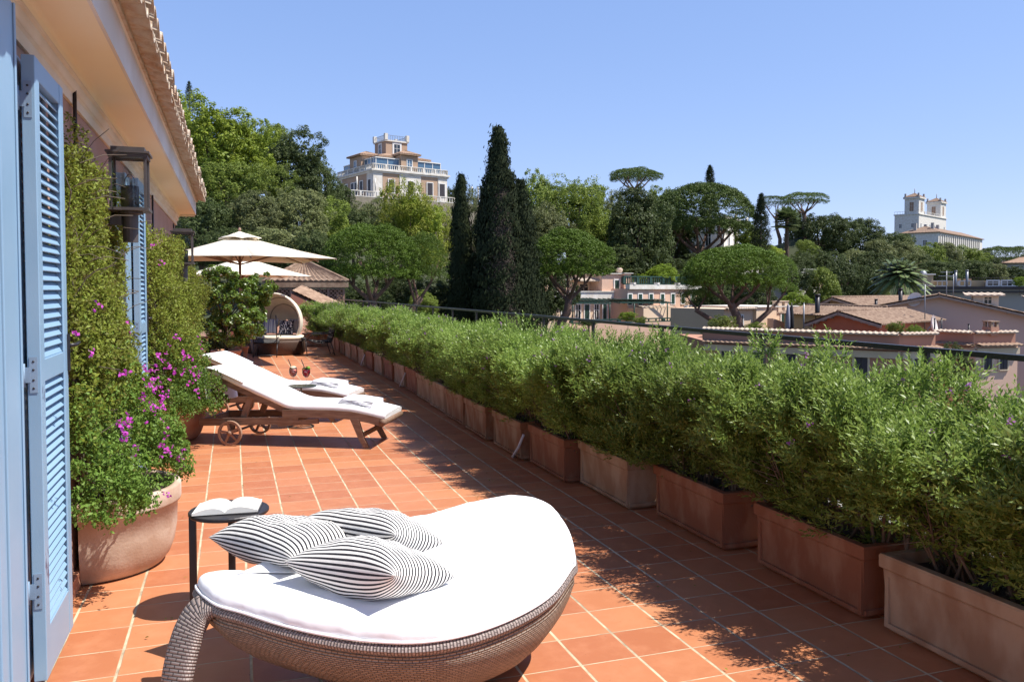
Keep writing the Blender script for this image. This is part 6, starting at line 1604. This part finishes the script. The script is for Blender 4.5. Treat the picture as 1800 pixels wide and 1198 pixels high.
def cypress(px,yt,yb,w,D,lab,seed,n=13000,bare=False,group='cypresses behind the hedge'):
    top=atD(px,yt,D);bot=atD(px,yb,D); h=top.z-bot.z; W_=w*D/F_
    e=empty('cypress',(bot.x,bot.y,bot.z),seed*.7,lab,'tree',group)
    me=card_mesh('crown',cyp_mesh(seed,int(n*1.8),.013)); c=link('crown',me,'l_cypress',e); c.scale=(W_*1.02,W_*1.02,h*1.01)
    MB().tube([(0,0,-4),(0,0,0),(0,0,h*.9)],[W_*.09,W_*.07,.03],7).build('trunk','trunk',e)
    if bare:
        r=np.random.default_rng(seed+5); n2=4200; z=r.uniform(.0,.74,n2); a=-math.pi/2-TH+.30-seed*.7+r.normal(0,.34,n2); R_=.50*W_*np.clip(((1-z)/.92)**.72,0,1)*r.uniform(.93,1.07,n2)
        P=np.stack([R_*np.cos(a),R_*np.sin(a),z*h],1); T=unit(r.normal(0,1,(n2,3))*[1,1,1.3]); link('bare_twigs',card_mesh('twigs',cards(P,T,r.normal(0,1,(n2,3)),.55*r.uniform(.5,1.3,n2),.022)),'twig',e)
    ctrl((bot.x,bot.y,0),bot.z-1)
cypress(877,233,600,92,50,'tallest dark cypress with dead grey twigs on one side',3,24000,True)
cypress(914,322,600,86,51,'dark cypress leaning against the right of the tallest one',4,14000)
cypress(850,335,600,52,52,'thin dark cypress clinging to the left of the tallest one',9,9000)
cypress(811,313,600,58,52,'shorter dark cypress standing apart, left of the tallest one',5,15000)
cypress(1337,342,450,36,108,'black cypress right of the big umbrella pine',6,7000)
cypress(1247,292,400,34,135,'dark cypress tip poking above the big umbrella pine',7,6000)
cypress(333,144,200,22,110,'tiny dark conifer tip on the skyline by the eaves',8,3000)

# umbrella pines
def pine(px,yt,yb,ytr,w,D,lab,seed,n=16000,mat='l_pine',leanx=0,forks=5,flat=False,off=0,dens=1.0,gap=0):
    """crown from yt to yb, trunk foot at ytr (all rows of the photo), leaning to px+leanx at the foot"""
    r=np.random.default_rng(seed); pr=random.Random(seed); s=D/F_
    c=atD(px,yb,D); W_=w*s; h=(yb-yt)*s; foot=atD(px+leanx,ytr,D)
    e=empty('umbrella_pine',foot,0,lab,'tree','umbrella pines')
    Rv=Vector(RT); Fv=Vector((FW[0],FW[1],0)).normalized(); base=c-foot
    lob=[]; 
    nc=int(2100*dens)+250; q=np.sqrt(r.random(nc)); az=r.uniform(0,6.283,nc)
    bum=[(pr.uniform(-1,1),pr.uniform(-1,1),pr.uniform(.12,.25),pr.uniform(-1,1)) for _ in range(34)]
    X0=q*np.cos(az); Y0=q*np.sin(az); bm=np.zeros(nc)
    for bx,by,bs,bk in bum: bm+=bk*np.exp(-((X0-bx)**2+(Y0-by)**2)/(2*bs*bs))
    rim_=1+.07*np.sin(az*3+seed)+.05*np.sin(az*7+seed*2)
    dome=np.sqrt(np.clip(1-q**2.2,0,1)); lay=r.random(nc)
    top_=.30+(.62 if not flat else .45)*dome+.07*bm*(.4+dome)
    und=.10+.22*dome*(.5+.5*r.random(nc))
    zc2=np.where(lay<.55, top_-np.abs(r.normal(0,.05,nc)), np.where(lay<.8, und+r.uniform(0,.10,nc)-.05, .08+(top_-.1)*r.random(nc)))
    C=np.array(base)+np.outer(X0*rim_*.47*W_,np.array(Rv))+np.outer(Y0*rim_*.47*W_,np.array(Fv))+np.outer(zc2*h,np.array([0,0,1.]))
    if gap: C=C[(bm>-.35)|(lay<.2)]; nc=len(C)
    nc=len(C); n2=int(n*3.6); j=r.integers(0,nc,n2); cs=(.024*W_+.04)*r.uniform(.6,1.3,nc); dd=unit(r.normal(0,1,(n2,3))+np.array([0,0,.35])); 
    P=C[j]+dd*np.array([1,1,.62])*(cs[j]*(1-np.abs(r.normal(0,.3,n2))))[:,None]
    lf=.013*W_*(.9 if D<60 else 1.0)+.01
    V=cards(P,unit(r.normal(0,1,(n2,3))+np.array([0,0,.5])),unit(dd+np.array([0,0,.6])+r.normal(0,.4,(n2,3))),lf*r.uniform(.6,1.3,n2),lf*.5,.1)
    link('crown',card_mesh('crown',V),mat,e)
    t=MB(); r0=.030*W_+.10
    j=base+Rv*pr.uniform(-.03,.03)*W_+Vector((0,0,-.30*base.z if base.z>0 else 0))
    bend=Rv*pr.uniform(-.05,.05)*W_
    mid=j*.5+bend
    t.tube([Vector((0,0,-4)),Vector((0,0,0)),mid,j],[r0*1.3,r0*1.15,r0*.95,r0*.8],9)
    for k in range(forks):
        a=2*math.pi*k/forks+pr.uniform(-.3,.3); tgt=base+Rv*math.cos(a)*W_*.34+Fv*math.sin(a)*W_*.34+Vector((0,0,h*.30)); st=mid.lerp(j,pr.uniform(.4,1.0))
        m1=st.lerp(tgt,.5)+Vector((0,0,-.03*W_)); t.tube([st,m1,tgt],[r0*.5,r0*.34,r0*.12],6,cap=False)
        for q in range(3):
            b_=m1.lerp(tgt,pr.uniform(0,.6)); t2=b_+Vector((pr.uniform(-1,1)*W_*.12,pr.uniform(-1,1)*W_*.12,h*.3)); t.tube([b_,b_.lerp(t2,.5)+Vector((0,0,-.1)),t2],[r0*.22,r0*.15,r0*.06],5,cap=False)
    t.build('trunk','trunk_pine',e); ctrl(foot,foot.z)
pine(650,386,500,575,178,42,'leftmost umbrella pine, bright green and rounded, behind the pavilion',201,22000,leanx=35,forks=4)
pine(738,402,500,575,100,44,'smaller light green pine leaning beside the leftmost umbrella pine',202,14000,leanx=-40,forks=3)
pine(998,402,492,580,166,60,'bright umbrella pine with a leaning twin trunk in front of the pink villa',203,22000,leanx=-20,forks=5)
pine(1286,429,508,583,180,57,'umbrella pine with layered crown above the cream house',204,22000,leanx=14,forks=5,mat='l_pine')
pine(1362,438,520,583,84,59,'right-hand lobe pine growing into the layered umbrella pine',205,9000,leanx=-50,forks=3)
pine(1222,468,528,583,70,58,'low pine branch mass left of the layered umbrella pine',206,7000,leanx=60,forks=2)
pine(1238,316,418,500,196,115,'biggest umbrella pine on the ridge, wide dark crown over the white palace',207,22000,mat='l_pine_far',leanx=-5,forks=6)
pine(1180,335,420,500,80,117,'dark pine joined to the left side of the biggest umbrella pine',208,8000,mat='l_pine_far',leanx=15,forks=3)
pine(1115,290,318,360,98,150,'flat-topped umbrella pine alone on the skyline in the middle',209,9000,mat='l_pine_far',flat=True,forks=6,dens=.8)
pine(1363,338,362,420,66,165,'left of the two thin skyline pines above the fan palm',210,4500,mat='l_pine_far',flat=True,forks=6,dens=.5,leanx=8)
pine(1414,331,360,400,84,160,'right of the two thin skyline pines above the fan palm',211,6000,mat='l_pine_far',flat=True,forks=7,dens=.6)
pine(1768,431,462,500,110,250,'farthest umbrella pine at the right edge of the ridge',212,8000,mat='l_pine_far',forks=5)

# palms
def palm(px,yc,ytr,rpx,D,lab,nf,seed,feather=True,mat='l_palm'):
    pr=random.Random(seed); r=np.random.default_rng(seed); s=D/F_; c=atD(px,yc,D); f=atD(px,ytr,D); R_=rpx*s
    e=empty('palm_tree',f,0,lab,'tree','palms'); b=c-f
    MB().tube([(0,0,-4),(0,0,0),b*.6,b],[.32*R_/2,.3*R_/2,.24*R_/2,.26*R_/2],9).build('trunk','trunk',e)
    Ps=[];Ts=[];Ns=[];Ls=[];Wd=[]
    m=MB()
    for k in range(nf):
        az=k*2.399+pr.uniform(-.1,.1); el=math.radians(80-105*(k/nf)**.85); d=Vector((math.cos(az)*math.cos(el),math.sin(az)*math.cos(el),math.sin(el)))
        L=R_*pr.uniform(.85,1.1); pts=[]; ns=12 if feather else 3
        for i in range(ns+1):
            t=i/ns; p=b+d*L*t*(1 if feather else .55)+Vector((0,0,-L*.48*t*t*(1-.3*math.sin(el)))); pts.append(p)
        m.tube(pts,[.012*R_*(1-.7*i/ns)+.008 for i in range(ns+1)],4,cap=False)
        if feather:
            for i in range(2,ns*8):
                t=i/(ns*8); q=t*ns; i0=min(int(q),ns-1); p=pts[i0].lerp(pts[i0+1],q-i0); ax=(pts[i0+1]-pts[i0]).normalized(); sd=ax.cross(Vector((0,0,1))).normalized()
                for sg in (-1,1):
                    l=L*.24*math.sin(math.pi*min(t*.85+.12,1))**.6; dr=(sd*sg+ax*.65+Vector((0,0,-.30))).normalized(); Ps.append(p+dr*l*.5); Ts.append(dr); Ns.append((Vector((0,0,1))+sd*-sg*.3)); Ls.append(l); Wd.append(.015*R_)
        else:
            tip=pts[-1]; ax=d
            for i in range(26):
                a=(i-13)/13*2.0; sd=ax.cross(Vector((0,0,1))).normalized(); dr=(ax*math.cos(a)+sd*math.sin(a)+Vector((0,0,-.1))).normalized(); l=L*.55; Ps.append(tip+dr*l*.5); Ts.append(dr); Ns.append(Vector((0,0,1))+ax*.2); Ls.append(l); Wd.append(.11*R_)
    m.build('frond_stems','trunk',e)
    V=cards(np.array([list(p) for p in Ps]),np.array([list(p) for p in Ts]),np.array([list(p) for p in Ns]),np.array(Ls),np.array(Wd),.1); link('fronds',card_mesh('fronds',V),mat,e); ctrl(f,f.z)
palm(1383,380,440,26,118,'fan palm standing clear on the slope below the thin skyline pines',44,301,False,'l_palm')
palm(1583,484,560,50,84,'big date palm with arching fronds behind the tiled roofs',80,302)

# ================================================================== GROUND OUT TO THE HORIZON
pts_=np.array(CTRL)
near_=[(x_,y_,-15) for x_ in (-30,-12,0,12,20) for y_ in (-20,0,15,28)]+[(25,-20,-15),(40,0,-15),(60,20,-15),(30,25,-15),(-25,28,-8),(-40,40,0),(-60,60,14),(-80,20,6)]
far_=[(math.cos(a)*1200,math.sin(a)*1200,-6) for a in np.linspace(0,6.2,14)]
K=np.concatenate([pts_,np.array(near_),np.array(far_)])
rad=np.concatenate([np.linspace(2,260,110),np.linspace(270,700,40),np.array([900,1300,2000,3500,5500])]); th=np.linspace(0,2*np.pi,181)[:-1]
X_=rad[:,None]*np.cos(th)[None]; Y_=rad[:,None]*np.sin(th)[None]; Q=np.stack([X_.ravel(),Y_.ravel()],1)
Zg=np.empty(len(Q))
for i0 in range(0,len(Q),2000):
    q=Q[i0:i0+2000]; d2=((q[:,None,:]-K[None,:,:2])**2).sum(2)+4.0; w_=1/d2**1.6; Zg[i0:i0+2000]=(w_*K[None,:,2]).sum(1)/w_.sum(1)
Zg=np.where(np.hypot(Q[:,0],Q[:,1])<34,np.minimum(Zg,-3.0),Zg)-.4
Zg[np.hypot(Q[:,0],Q[:,1])>900]=-10
nt_=len(th); m=MB(); V=[(float(a),float(b),float(c)) for (a,b),c in zip(Q,Zg)]+[(0,0,-15)]
fs=[(j*nt_+i,j*nt_+(i+1)%nt_,(j+1)*nt_+(i+1)%nt_,(j+1)*nt_+i) for j in range(len(rad)-1) for i in range(nt_)]+[(len(V)-1,(i+1)%nt_,i) for i in range(nt_)]
m.add(V,[f[::-1] for f in fs],smooth=True); tag(m.build('terrain','ground'),kind='structure')
for me in bpy.data.meshes: 
    if me.users==0: bpy.data.meshes.remove(me)
